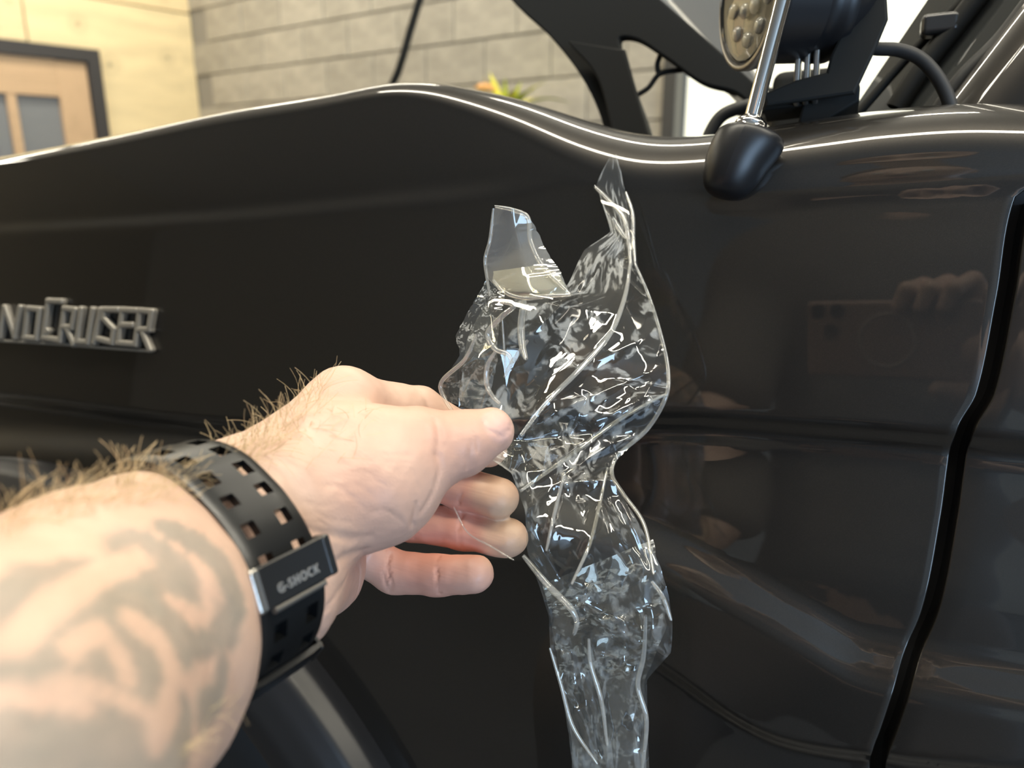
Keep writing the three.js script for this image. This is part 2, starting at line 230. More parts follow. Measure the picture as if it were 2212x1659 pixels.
{
  // fender: flank, shoulder roll and gutter
  const NU = 300, NV = 330;
  const archC = V(-0.6, -0.56, 0), archR = 0.40;
  const g = grid(NU + 4, NV, (u, v, o, i, j) => {
    const uu = Math.min(1, i / NU), edge = i - NU, x0 = colX(uu, 0.085), top = lineTop(x0), Ry = arcRy(x0), Rz = arcRz(x0), ysh = top - Ry;
    if (v < 0.78) {
      const y = lerp(Y0, ysh, v / 0.78), x = colX(uu, y);
      o.set(x, y, skin(x, y));
      const d = Math.hypot(x - archC.x, y - archC.y); if (d < archR) { o.z -= 0.02 + 0.0 * d; }
    } else {
      const th = (v - 0.78) / 0.22, a = Math.min(1, th / 0.75) * Math.PI * 0.52, z0 = skin(x0, ysh), sl = -0.16;
      o.set(x0, ysh + Ry * Math.sin(a), z0 - Rz + Rz * Math.cos(a));
      if (th > 0.75) { const q = (th - 0.75) / 0.25; o.z -= 0.07 * q; o.y -= 0.006 * q + 0.02 * sm(0.7, 1, q); }
    }
    if (edge > 0) { o.x += [0, 0.0007, 0.001, 0.001, 0.001][edge]; o.z -= [0, 0.0006, 0.0022, 0.012, 0.03][edge]; }
  });
  // wheel opening
  const idx = g.index.array, p = g.attributes.position, keep = [];
  for (let k = 0; k < idx.length; k += 3) { let inn = 0; for (let q = 0; q < 3; q++) { const a = idx[k + q]; if (Math.hypot(p.getX(a) - archC.x, p.getY(a) - archC.y) < archR - 0.005) inn++; } if (inn < 3) keep.push(idx[k], idx[k + 1], idx[k + 2]); }
  g.setIndex(keep); g.computeVertexNormals();
  mesh('fender', g, M.paint, car);
  const door = mesh('door', grid(64, 220, (u, v, o, i) => {
    const y = lerp(Y0, 0.058, v), e = 4 - i, x = gapX(y) + 0.0085 + Math.max(0, (i - 4) / 60) * 0.6;
    o.set(x, y, skin(Math.min(x, 0.35), y)); if (e > 0) { o.x -= [0, 0.0007, 0.001, 0.001, 0.001][e]; o.z -= [0, 0.0006, 0.0022, 0.012, 0.03][e]; }
  }), M.paint, car);
  tag(mesh('door_seal', grid(2, 60, (u, v, o) => { const y = lerp(Y0, 0.12, v); o.set(gapX(y) - 0.01 + u * 0.03, y, skin(gapX(y), y) - 0.02); }), M.blackRubber, car), 'black rubber seal in the door gap');
  // black wheel arch flare, liner, tyre
  const prof = [[0.012, -0.01], [0.014, 0.012], [0.008, 0.024], [-0.004, 0.031], [-0.02, 0.036], [-0.034, 0.036], [-0.04, 0.03], [-0.042, 0.024], [-0.046, 0.022], [-0.052, 0.02], [-0.062, 0.01], [-0.066, -0.01], [-0.067, -0.03]];
  mesh('wheel_arch_flare', grid(prof.length * 4 - 4, 120, (u, v, o) => {
    const s = u * (prof.length - 1), i = Math.min(prof.length - 2, Math.floor(s)), t = s - i, q = [lerp(prof[i][0], prof[i + 1][0], t), lerp(prof[i][1], prof[i + 1][1], t)];
    const a = lerp(-0.25, Math.PI + 0.25, v), r = 0.42 + q[0] , x = archC.x + Math.cos(a) * r, y = archC.y + Math.sin(a) * r; o.set(x, y, skin(archC.x + Math.cos(a) * 0.43, archC.y + Math.sin(a) * 0.43) + q[1] * 1.1);
  }, true), M.blackPlastic, car);
  mesh('wheel_liner', grid(8, 60, (u, v, o) => { const a = lerp(-0.3, Math.PI + 0.3, v), r = 0.37; o.set(archC.x + Math.cos(a) * r, archC.y + Math.sin(a) * r, 0.01 - u * 0.3); }), M.matteBlack, car);
  const ty = [[0.2, -0.1], [0.22, -0.115], [0.3, -0.125], [0.335, -0.115], [0.348, -0.09], [0.35, 0], [0.348, 0.09], [0.335, 0.115], [0.3, 0.125], [0.22, 0.115], [0.2, 0.1]].map(([a, b]) => new THREE.Vector2(a, b));
  const wheel = mesh('tyre', new THREE.LatheGeometry(ty, 64).rotateX(Math.PI / 2).translate(archC.x, archC.y, -0.13), M.blackRubber, car);
  mesh('wheel_rim', new THREE.LatheGeometry([[0.0, 0.05], [0.06, 0.055], [0.08, 0.03], [0.17, 0.02], [0.2, 0.09], [0.205, 0.1], [0.205, -0.1]].map(([a, b]) => new THREE.Vector2(a, b)), 48).rotateX(Math.PI / 2).translate(archC.x, archC.y, -0.13), M.satinMetal, wheel);
  // hidden body: sill and inner structure so that the room does not show through the car
  mesh('inner_guard', box(1.5, 0.5, 0.04, -0.3, -0.2, -0.17, 0.01), M.matteBlack, car);
  mesh('sill', box(1.3, 0.14, 0.12, 0.5, -0.66, -0.06, 0.03), M.paint, car);
}
// ---- badge
{
  const badge = new THREE.Group(); badge.name = 'badge'; car.add(badge); badge.userData.label = 'silver raised lettering LAND CRUISER';
  const z = (x, y) => [x / 4.424, 560 + y / 4.424];
  const strokes = {
    L: [[[-330, 450], [-370, 735]], [[-370, 735], [-290, 738]]],
    A: [[[-250, 738], [-160, 455]], [[-160, 455], [-95, 740]], [[-215, 650], [-125, 652]]],
    N: [[[-5, 460], [-50, 738]], [[0, 465], [95, 742]], [[150, 462], [95, 742]]],
    D: [[[232, 470], [192, 752]], [[232, 470], [345, 480]], [[345, 480], [312, 758]], [[192, 752], [312, 760]]],
    C: [[[432, 398], [558, 402]], [[432, 398], [385, 752]], [[425, 685], [418, 700]], [[385, 752], [530, 776]]],
    R: [[[592, 472], [548, 778]], [[592, 472], [696, 484]], [[696, 484], [664, 650]], [[576, 648], [664, 652]], [[615, 660], [680, 812]]],
    U: [[[758, 478], [716, 788]], [[716, 788], [822, 796]], [[872, 482], [822, 796]]],
    I: [[[952, 484], [884, 794]]],
    S: [[[1115, 482], [990, 482]], [[990, 482], [980, 566]], [[980, 566], [1080, 672]], [[1080, 672], [1062, 798]], [[930, 764], [1062, 798]]],
    E: [[[1165, 484], [1122, 800]], [[1165, 484], [1296, 490]], [[1150, 630], [1258, 630]], [[1122, 800], [1290, 814]]],
    RR: [[[1335, 492], [1292, 814]], [[1335, 492], [1452, 502]], [[1452, 502], [1425, 662]], [[1312, 676], [1425, 672]], [[1370, 716], [1430, 862]]],
    under: [[[-380, 762], [640, 822]]], under2: [[[705, 828], [1385, 878]]],
  };
  for (const [k, segs] of Object.entries(strokes)) {
    const gs = segs.map(([a, b]) => {
      const p = C(...z(...a)), q = C(...z(...b)), d = q.clone().sub(p), thin = k.startsWith('under'), w = thin ? 0.0024 : 0.005;
      const g = new RoundedBoxGeometry(d.length() + w, w, thin ? 0.003 : 0.006, 3, thin ? 0.0009 : 0.0018); g.rotateZ(Math.atan2(d.y, d.x)); const m = p.add(q).multiplyScalar(0.5); g.translate(m.x, m.y, skin(m.x, m.y) + (thin ? 0.0012 : 0.0026)); return g;
    });
    mesh(k.startsWith('under') ? 'underline' : 'letter', mergeGeometries(gs), std({ color: rgb(0.3, 0.275, 0.235), metalness: 0.35, roughness: 0.4 }), badge);
  }
}
// ---- aerial
{
  const ant = new THREE.Group(); ant.name = 'aerial'; car.add(ant);
  const b = C(1566, 426, 0.014), t = C(1610, 284, 0.006), ax = t.clone().sub(b), L = ax.length();
  const prof = [[0, 0], [0.3, 0.012], [0.52, 0.05], [0.7, 0.14], [0.86, 0.32], [0.96, 0.54], [1, 0.74], [0.98, 0.87], [0.9, 0.94], [0.74, 0.975], [0.55, 0.99], [0.4, 1], [0, 1]].map(([r, h]) => new THREE.Vector2(r * 0.0168, h * L));
  const lg = new THREE.LatheGeometry(new THREE.SplineCurve(prof).getPoints(60), 40);
  { const p = lg.attributes.position; for (let i = 0; i < p.count; i++) { const y = p.getY(i) / L, x = p.getX(i); p.setX(i, x * (1 + 0.16 * (x > 0 ? 1 : -0.25) * sm(0.45, 0.9, y)) + 0.004 * (y - 0.4)); } lg.computeVertexNormals(); }
  const base = mesh('aerial_base', lg, M.blackPlastic, ant); base.position.copy(b); base.quaternion.setFromUnitVectors(V(0, 1, 0), ax.clone().normalize());
  const m0 = C(1618, 282, 0.004), m1 = C(1700, -30, -0.001), d = m1.clone().sub(m0).normalize(), q = new THREE.Quaternion().setFromUnitVectors(V(0, 1, 0), d);
  const collar = mesh('collar', new THREE.LatheGeometry([[0, 0], [0.0088, 0], [0.0092, 0.001], [0.0092, 0.004], [0.0078, 0.0052], [0.0084, 0.0062], [0.0078, 0.0078], [0.006, 0.009], [0.0045, 0.0105], [0, 0.0105]].map(([a, c]) => new THREE.Vector2(a, c)), 8), M.chrome, ant); collar.position.copy(m0).addScaledVector(d, -0.003); collar.quaternion.copy(q);
  const mast = mesh('mast', new THREE.CylinderGeometry(0.0036, 0.0042, 0.5, 24).translate(0, 0.25, 0), M.chrome, ant); mast.position.copy(m0); mast.quaternion.copy(q);
}
// ---- lamp pod on its bracket, cable, bonnet stay, hinge arm, windscreen
function slab(pts, z0, th, mat, name, parent, bev = 0.0015) {       // side outline given by sighted points, real thickness th towards the car's middle
  const q = pts.map(([a, b]) => C(a, b, z0)), s = new THREE.Shape(q.map((p) => new THREE.Vector2(p.x, p.y)));
  const g = new THREE.ExtrudeGeometry(s, { depth: th - 2 * bev, bevelSize: bev, bevelThickness: bev, bevelSegments: 2, curveSegments: 4 }); g.translate(0, 0, z0 - th + bev); return mesh(name, g, mat, parent);
}
const bend = (pts) => new THREE.CatmullRomCurve3(pts.map(([a, b]) => V(a, b, 0))).getPoints(pts.length * 6).map((p) => [p.x, p.y]);
{
  const hinge = new THREE.Group(); hinge.name = 'bonnet_hinge'; car.add(hinge);
  slab([...bend([[560, -520], [820, -320], [1000, -140], [1110, 0], [1190, 75], [1260, 165], [1300, 250], [1315, 320]]), ...bend([[1410, 320], [1388, 250], [1355, 160], [1335, 80], [1370, 78], [1440, 120], [1520, 175], [1590, 195], [1650, 235], [1662, 215]]), [1560, 120], [1400, -20], [1190, -230], [960, -420], [800, -520]], -0.2, 0.012, M.matteBlack, 'hinge_arm', hinge);
  slab([...bend([[1230, 90], [1290, 160], [1330, 300]]), ...bend([[1400, 300], [1370, 200], [1345, 110]])], -0.185, 0.008, M.matteBlack, 'hinge_gusset', hinge);
  for (const a of [[[1372, 208], [1400, 190], [1425, 160], [1480, 150]], [[1424, 165], [1420, 140], [1430, 110]]]) mesh('hinge_spring', tube(a.map(([x, y]) => C(x, y, -0.21)), 0.0022, 30, 8), M.matteBlack, hinge);
  const bon = new THREE.Group(); bon.name = 'raised_bonnet'; car.add(bon);
  slab([[1390, -30], [1190, -230], [960, -420], [840, -520], [1060, -520], [1330, -300], [1560, -60], [1580, 90], [1655, 208], [1622, 214], [1500, 92]], -0.235, 0.06, phys({ color: rgb(0.2, 0.19, 0.17), metalness: 0.4, roughness: 0.45, clearcoat: 1, clearcoatRoughness: 0.05 }), 'bonnet_skin', bon, 0.004);
  slab([[1370, -45], [1180, -235], [950, -425], [830, -522], [880, -522], [1000, -425], [1225, -225], [1420, -22], [1520, 88], [1640, 208], [1622, 212], [1505, 100], [1400, -10]], -0.222, 0.012, phys({ color: rgb(0.33, 0.31, 0.27), metalness: 0.3, roughness: 0.35, clearcoat: 1 }), 'bonnet_flange', bon, 0.003);
  mesh('prop_rod', tube([[790, 400], [840, 200], [862, 150], [885, 70], [915, -30], [935, -110], [985, -300], [1030, -480]].map(([x, y]) => C(x, y, -1.0)), 0.008, 20, 10), M.matteBlack, bon);
  // lamp pod
  const lamp = new THREE.Group(); lamp.name = 'spot_lamp'; car.add(lamp);
  const c = C(1632, -8, -0.03), r = 0.034, dir = V(-0.86, -0.05, 0.5).normalize(), q = new THREE.Quaternion().setFromUnitVectors(V(0, 1, 0), dir);
  const put = (name, g, m) => { const o = mesh(name, g, m, lamp); o.position.copy(c); o.quaternion.copy(q); return o; };
  const L2 = (a) => new THREE.LatheGeometry(a.map(([x, y]) => new THREE.Vector2(x * r, y * r)), 48);
  put('housing', L2([[0, -1.75], [0.7, -1.75], [0.86, -1.62], [0.95, -1.3], [1.0, -1.28], [1.0, -1.1], [0.93, -1.05], [0.93, -0.85], [1.0, -0.8], [1.02, -0.15], [1.1, -0.1], [1.1, 0.12], [1.04, 0.16], [0.99, 0.1], [0.97, 0], [0, -0.05]]), M.blackPlastic);
  put('bezel', L2([[0.99, 0.08], [1.06, 0.17], [1.13, 0.14], [1.13, 0.0], [1.06, -0.02]]), M.satinMetal);
  put('reflector', L2([[0.0, 0.0], [0.3, 0.02], [0.5, 0.06], [0.9, 0.1], [0.97, 0.12]]), std({ color: rgb(0.16, 0.16, 0.155), metalness: 0.8, roughness: 0.3 }));
  for (let k = 0; k < 13; k++) { const a = k < 4 ? k * Math.PI / 2 + 0.4 : k * Math.PI * 2 / 9, R2 = (k < 4 ? 0.26 : 0.66) * r; const o = put('led_chip', new THREE.SphereGeometry(0.13 * r, 12, 8).scale(1, 0.6, 1).translate(R2 * Math.cos(a), 0.09 * r, R2 * Math.sin(a)), phys({ color: rgb(0.3, 0.3, 0.27), roughness: 0.1, clearcoat: 1 })); }
  put('lens', L2([[0, 0.32], [0.5, 0.3], [0.85, 0.24], [1.0, 0.14]]), phys({ color: rgb(1, 1, 1), transmission: 1, roughness: 0.02, ior: 1.6 }));
  for (const [x, y] of [[1668, 140], [1688, 138], [1708, 136]]) { const a = C(x + 55, y + 30, -0.05); mesh('cooling_fin', box(0.003, 0.03, 0.02, a.x, a.y, a.z, 0.001), M.satinMetal, lamp); }
  slab([[1838, -80], [1905, -80], [1912, 40], [1885, 105], [1850, 180], [1842, 196], [1780, 205], [1660, 222], [1655, 205], [1720, 178], [1790, 160], [1800, 120], [1838, 40]], -0.034, 0.004, M.matteBlack, 'bracket', lamp);
  slab([[1655, 205], [1850, 178], [1852, 190], [1850, 215], [1770, 262], [1730, 262], [1740, 222], [1655, 232]], -0.05, 0.03, M.matteBlack, 'bracket_foot', lamp);
  mesh('cable', tube([[1850, 95], [1890, 105], [1940, 108], [1985, 125], [2020, 160], [2045, 205], [2056, 245], [2058, 265]].map(([x, y], i) => C(x, y, -0.045)), 0.0036, 60, 12), M.blackRubber, lamp);
  // things deeper in the engine bay
  const bay = new THREE.Group(); bay.name = 'engine_bay_fittings'; car.add(bay);
  mesh('hose', tube([[1520, 330], [1535, 285], [1560, 250], [1610, 230], [1650, 225]].map(([x, y]) => C(x, y, -0.14)), 0.0045, 40, 10), M.blackRubber, bay);
  mesh('air_duct', tube([[1600, 215], [1660, 230], [1700, 262], [1715, 330]].map(([x, y]) => C(x, y, -0.3)), 0.014, 30, 14), std({ color: rgb(0.3, 0.28, 0.25), roughness: 0.5 }), bay);
  mesh('hose', tube([[1575, 180], [1640, 205], [1690, 215], [1760, 200]].map(([x, y]) => C(x, y, -0.26)), 0.008, 30, 10), M.matteBlack, bay);
  mesh('relay_box', box(0.05, 0.06, 0.05, ...C(1745, 255, -0.2).toArray(), 0.008), M.matteBlack, bay);
  mesh('firewall', box(0.012, 0.4, 0.5, C(1960, 250, -0.3).x + 0.05, -0.05, -0.45, 0.004), M.matteBlack, bay);
  // windscreen, pillar, cowl
  const ws = new THREE.Group(); ws.name = 'windscreen'; car.add(ws);
  const a0 = C(1800, 300, -0.14), a1 = C(2010, -10, -0.14), b0 = C(2010, 300, -0.075), b1 = C(2290, -10, -0.075), wUp = 4.2; a1.lerpVectors(a0, a1.clone(), wUp); b1.lerpVectors(b0, b1.clone(), wUp);
  const sheet = (p00, p10, p01, p11, name, mat, bulge, parent) => mesh(name, grid(24, 24, (u, v, o) => { o.set(0, 0, 0).addScaledVector(p00, (1 - u) * (1 - v)).addScaledVector(p10, u * (1 - v)).addScaledVector(p01, (1 - u) * v).addScaledVector(p11, u * v); o.z += bulge * 4 * u * (1 - u); }), mat, parent);
  sheet(a0, b0, a1, b1, 'glass', phys({ color: rgb(0.03, 0.032, 0.032), roughness: 0.05, clearcoat: 1 }), 0.004, ws);
  mesh('glass_rubber', tube([C(1990, 300, -0.072), C(2075, 175, -0.072), C(2160, 90, -0.072), C(2230, 0, -0.072), C(2280, -60, -0.072), C(2760, -600, -0.072), C(3150, -1010, -0.072)], 0.005, 90, 10), M.blackRubber, ws);
  const pil = mesh('pillar', grid(30, 120, (u, v, o) => { const p = C(lerp(2095, 2095 + 305 * 3.4, v), lerp(262, 262 - 382 * 3.4, v), -0.065), a = lerp(-0.3, 2.1, u); o.set(p.x + 0.03 * (1 - Math.cos(a)) * 0.95 - 0.022, p.y - 0.0 + 0.02 * Math.sin(0) - 0.035 * (u) , p.z + 0.026 * Math.sin(a)); }), M.paint, car);
  // the rest of the body beyond what the lens sees: cab, nose, far fender, engine bay
  const p0 = C(2095, 262, -0.065), p1 = C(2095 + 305 * 3.4, 262 - 382 * 3.4, -0.065), slope = (p1.x - p0.x) / (p1.y - p0.y), yr = p1.y;
  { const q = [[0.2, 0.06], [0.9, 0.06], [0.9, yr - 0.03], [p1.x + 0.05, yr - 0.03], [0.2 + 0.02, 0.1]], sh = new THREE.Shape(q.map(([a, b]) => new THREE.Vector2(a, b))); mesh('side_window', new THREE.ExtrudeGeometry(sh, { depth: 0.006, bevelEnabled: false }).translate(0, 0, -0.05), phys({ color: rgb(0.02, 0.022, 0.022), roughness: 0.05, clearcoat: 1 }), car); }
  mesh('roof', box(0.75, 0.06, 1.5, p1.x + 0.4, yr + 0.01, -0.8, 0.025), M.paint, car);
  mesh('far_fender', box(1.15, 0.6, 0.06, -0.48, -0.24, -1.58, 0.025), M.paint, car);
  mesh('nose', box(0.08, 0.55, 1.5, -1.05, -0.26, -0.8, 0.03), M.paint, car);
  mesh('engine_cover', box(0.95, 0.4, 1.3, -0.5, -0.24, -0.82, 0.04), M.matteBlack, car);
  mesh('bulkhead', box(0.05, 0.5, 1.4, 0.22, -0.24, -0.8, 0.01), M.matteBlack, car);
  mesh('far_door', box(0.9, 0.7, 0.05, 0.62, -0.28, -1.58, 0.02), M.paint, car);
  const wiper = new THREE.Group(); wiper.name = 'wiper'; car.add(wiper);
  mesh('wiper_arm', tube([C(1935, 235, -0.1), C(1990, 150, -0.1), C(2060, 60, -0.1), C(2130, -30, -0.1)], 0.006, 30, 8), M.matteBlack, wiper);
  mesh('wiper_blade', tube([C(1850, 250, -0.11), C(1960, 125, -0.11), C(2090, -10, -0.11)], 0.003, 30, 6), M.matteBlack, wiper);
  mesh('wiper_joint', box(0.02, 0.012, 0.012, ...C(2030, 55, -0.1).toArray(), 0.003), M.darkSteel, wiper);
}


// ================================================================ THE PERSON
// bodies are distance fields meshed by surface nets
const smin = (a, b, k) => { const h = Math.max(k - Math.abs(a - b), 0) / k; return Math.min(a, b) - h * h * k * 0.25; };
function cone(a, b, ra, rb) { // tapered capsule
  const dx = b.x - a.x, dy = b.y - a.y, dz = b.z - a.z, l2 = dx * dx + dy * dy + dz * dz || 1e-12;
  return (x, y, z) => { const t = clamp(((x - a.x) * dx + (y - a.y) * dy + (z - a.z) * dz) / l2), px = x - a.x - dx * t, py = y - a.y - dy * t, pz = z - a.z - dz * t; return Math.sqrt(px * px + py * py + pz * pz) - lerp(ra, rb, t); };
}
function bounded(prims) { // [{a,b,ra,rb,k}] -> field
  const ps = prims.map((p) => ({ f: cone(p.a, p.b, p.ra, p.rb), k: p.k ?? 0.008, c: p.a.clone().add(p.b).multiplyScalar(0.5), r: p.a.distanceTo(p.b) / 2 + Math.max(p.ra, p.rb) }));
  return (x, y, z) => { let d = 1e3; for (const p of ps) { const lo = Math.hypot(x - p.c.x, y - p.c.y, z - p.c.z) - p.r; if (lo > d + p.k && lo > 0.02) continue; d = smin(d, p.f(x, y, z), p.k); } return d; };
}
function nets(field, lo, hi, cell) {
  const n = [0, 1, 2].map((k) => Math.ceil((hi.getComponent(k) - lo.getComponent(k)) / cell) + 1), [nx2, ny2, nz2] = n, val = new Float32Array(nx2 * ny2 * nz2), id = new Int32Array(nx2 * ny2 * nz2).fill(-1), pos = [], idx = [], at2 = (i, j, k) => (k * ny2 + j) * nx2 + i;
  // coarse pass to skip far cells
  const st = 4;
  for (let k = 0; k < nz2; k += st) for (let j = 0; j < ny2; j += st) for (let i = 0; i < nx2; i += st) {
    const far = field(lo.x + (i + 1.5) * cell, lo.y + (j + 1.5) * cell, lo.z + (k + 1.5) * cell), skip = Math.abs(far) > cell * 6;
    for (let c = k; c < Math.min(k + st, nz2); c++) for (let b = j; b < Math.min(j + st, ny2); b++) for (let a = i; a < Math.min(i + st, nx2); a++) val[at2(a, b, c)] = skip ? far : field(lo.x + a * cell, lo.y + b * cell, lo.z + c * cell);
  }
  const cx = [0, 1, 0, 1, 0, 1, 0, 1], cy = [0, 0, 1, 1, 0, 0, 1, 1], cz = [0, 0, 0, 0, 1, 1, 1, 1], E2 = [[0, 1], [2, 3], [4, 5], [6, 7], [0, 2], [1, 3], [4, 6], [5, 7], [0, 4], [1, 5], [2, 6], [3, 7]], v = new Float32Array(8);
  for (let k = 0; k < nz2 - 1; k++) for (let j = 0; j < ny2 - 1; j++) for (let i = 0; i < nx2 - 1; i++) {
    let m = 0; for (let c = 0; c < 8; c++) { v[c] = val[at2(i + cx[c], j + cy[c], k + cz[c])]; if (v[c] < 0) m |= 1 << c; }
    if (m === 0 || m === 255) continue;
    let x = 0, y = 0, z = 0, q = 0; for (const [a, b] of E2) if ((v[a] < 0) !== (v[b] < 0)) { const t = v[a] / (v[a] - v[b]); x += lerp(cx[a], cx[b], t); y += lerp(cy[a], cy[b], t); z += lerp(cz[a], cz[b], t); q++; }
    id[at2(i, j, k)] = pos.length / 3; pos.push(lo.x + (i + x / q) * cell, lo.y + (j + y / q) * cell, lo.z + (k + z / q) * cell);
  }
  const quad = (a, b, c, d, f) => { if (a < 0 || b < 0 || c < 0 || d < 0) return; f ? idx.push(a, b, c, a, c, d) : idx.push(a, c, b, a, d, c); };
  for (let k = 1; k < nz2 - 1; k++) for (let j = 1; j < ny2 - 1; j++) for (let i = 1; i < nx2 - 1; i++) {
    const s0 = val[at2(i, j, k)] < 0, s1 = val[at2(i + 1, j, k)] < 0, s2 = val[at2(i, j + 1, k)] < 0, s3 = val[at2(i, j, k + 1)] < 0;
    if (s0 !== s1) quad(id[at2(i, j - 1, k - 1)], id[at2(i, j, k - 1)], id[at2(i, j, k)], id[at2(i, j - 1, k)], s0);
    if (s0 !== s2) quad(id[at2(i - 1, j, k - 1)], id[at2(i - 1, j, k)], id[at2(i, j, k)], id[at2(i, j, k - 1)], s0);
    if (s0 !== s3) quad(id[at2(i - 1, j - 1, k)], id[at2(i, j - 1, k)], id[at2(i, j, k)], id[at2(i - 1, j, k)], s0);
  }
  const g = new THREE.BufferGeometry(), P = new Float32Array(pos), N = new Float32Array(pos.length), e = cell * 0.6;
  for (let i = 0; i < P.length; i += 3) { const [x, y, z] = [P[i], P[i + 1], P[i + 2]]; let a = field(x + e, y, z) - field(x - e, y, z), b = field(x, y + e, z) - field(x, y - e, z), c = field(x, y, z + e) - field(x, y, z - e); const l = Math.hypot(a, b, c) || 1; N[i] = a / l; N[i + 1] = b / l; N[i + 2] = c / l; }
  g.setAttribute('position', new THREE.BufferAttribute(P, 3)); g.setAttribute('normal', new THREE.BufferAttribute(N, 3)); g.setIndex(idx); return g;
}
function cut(g, keep) { const p = g.attributes.position, out = [], ix = g.index.array, ok = new Uint8Array(p.count); for (let i = 0; i < p.count; i++) ok[i] = keep(p.getX(i), p.getY(i), p.getZ(i)) ? 1 : 0; for (let i = 0; i < ix.length; i += 3) if (ok[ix[i]] && ok[ix[i + 1]] && ok[ix[i + 2]]) out.push(ix[i], ix[i + 1], ix[i + 2]); g.setIndex(out); return g; }
function march(field, px, py, d0 = 0.1) { const s = sight(px, py), l = s.length(); let t = d0; for (let i = 0; i < 160; i++) { const p = s.clone().multiplyScalar(t).add(eye), d = field(p.x, p.y, p.z); if (d < 1e-4) return p; t += Math.max(d * 0.8, 1e-4) / l; if (t > 0.7) return null; } return null; }

const J = (px, py, d) => at(px, py, d);
// wrist frame
const wrA = J(492, 1112, 0.266), wrB = J(580, 1272, 0.266), wrC = wrA.clone().add(wrB).multiplyScalar(0.5);
const hp = []; const add = (a, b, ra, rb, k) => hp.push({ a, b, ra: ra / 1000, rb: rb / 1000, k: k ? k / 1000 : undefined });
const mcp2 = J(742, 880, 0.322), mcp3 = J(800, 960, 0.352), mcp4 = J(790, 1060, 0.362), mcp5 = J(735, 1165, 0.36);
// palm rays
add(wrA, mcp2, 18.5, 14.5, 14); add(wrA, mcp3, 18, 13, 14); add(wrC, mcp4, 18, 13, 14); add(wrB, mcp5, 18.5, 13.5, 14); add(wrA, wrB, 18.5, 18.5, 14); add(mcp2, mcp5, 12, 12, 14);
// heel of the hand
add(wrB, J(690, 1245, 0.318), 18.5, 16.5, 14);
// thumb and its ball
const tb0 = J(640, 1085, 0.278), tb1 = J(815, 1035, 0.298), tb2 = J(925, 975, 0.305), tb3 = J(1000, 957, 0.309), tb4 = J(1062, 931, 0.313);
add(tb0, tb1, 24, 24, 14); add(J(700, 975, 0.29), J(880, 958, 0.302), 18, 13.5, 8); add(tb1, tb2, 22, 14.2, 12); add(tb2, tb3, 13.8, 12.2, 6); add(tb3, tb4, 12.2, 9.4, 5);
// index behind the thumb
add(mcp2, J(905, 888, 0.352), 14, 11, 5); add(J(905, 888, 0.352), J(1000, 938, 0.354), 10.8, 9.4, 3); add(J(1000, 938, 0.354), J(1055, 970, 0.347), 9.4, 8.2, 3);
// middle, ring, little: separate chains with their pads to the camera
const fingers = [[mcp3, J(905, 1025, 0.368), J(1000, 1055, 0.36), J(1077, 1074, 0.348), 11, 10.4, 9.8, 9.4], [mcp4, J(890, 1125, 0.372), J(1005, 1144, 0.36), J(1097, 1162, 0.35), 10.8, 10, 9.4, 9.0], [mcp5, J(850, 1236, 0.358), J(945, 1242, 0.35), J(1026, 1240, 0.342), 10.5, 9.6, 9.2, 8.6]];
const fk = [];
for (const [a, b, c, d, r0, r1, r2, r3] of fingers) { fk.push([{ a, b, ra: r0 / 1000, rb: r1 / 1000, k: 0.008 }, { a: b, b: c, ra: r1 / 1000, rb: r2 / 1000, k: 0.003 }, { a: c, b: d, ra: r2 / 1000, rb: r3 / 1000, k: 0.003 }]); }
// forearm
const fa1 = J(205, 1405, 0.205), fa2 = J(-150, 1720, 0.15), elbow = V(-0.21, -0.24, 0.05).applyMatrix4(camera.matrixWorld), shoulder = V(-0.27, 0.02, 0.4).applyMatrix4(camera.matrixWorld);
const wr2 = J(440, 1175, 0.25), wr3 = J(520, 1320, 0.25);
add(wrA, J(320, 1225, 0.235), 18.5, 25.5, 14); add(wrB, J(318, 1395, 0.235), 18, 20, 12);
add(J(320, 1225, 0.235), fa1, 25.5, 36, 16); add(J(318, 1395, 0.235), fa1, 20, 35.5, 14); add(fa1, fa2, 37.5, 43, 20); add(fa2, elbow, 43, 42, 20); add(elbow, shoulder, 44, 55, 20);
const palmF = bounded(hp), fingF = fk.map((c) => bounded(c));
let creases = [];
const baseArm = (x, y, z) => { let d = palmF(x, y, z); for (const f of fingF) d = smin(d, f(x, y, z), 0.0022); return d; };
const armField = (x, y, z) => {
  let d = baseArm(x, y, z);
  if (d < 0.006 && d > -0.006) {
    for (const c of creases) { const e = Math.hypot(x - c.x, y - c.y, z - c.z); if (e < c.r + 0.004) { let m = 1; for (let i = 0; i + 1 < c.p.length; i++) { const a = c.p[i], b = c.p[i + 1], ux = b.x - a.x, uy = b.y - a.y, uz = b.z - a.z, t = clamp(((x - a.x) * ux + (y - a.y) * uy + (z - a.z) * uz) / (ux * ux + uy * uy + uz * uz)); m = Math.min(m, Math.hypot(x - a.x - ux * t, y - a.y - uy * t, z - a.z - uz * t)); } d += c.h * Math.exp(-m * m / (c.w * c.w)); } }
    d += 0.0009 * (noise(x * 90, y * 90, z * 90) - 0.5) + 0.0003 * (noise(x * 330, y * 330, z * 330) - 0.5);
  }
  return d;
};
function crease(pts, h, w) { const p = pts.map(([a, b]) => march(baseArm, a, b)).filter(Boolean); if (p.length < 2) return; const b = new THREE.Sphere().setFromPoints(p); creases.push({ p, x: b.center.x, y: b.center.y, z: b.center.z, r: b.radius, h: h / 1000, w: w / 1000 }); }
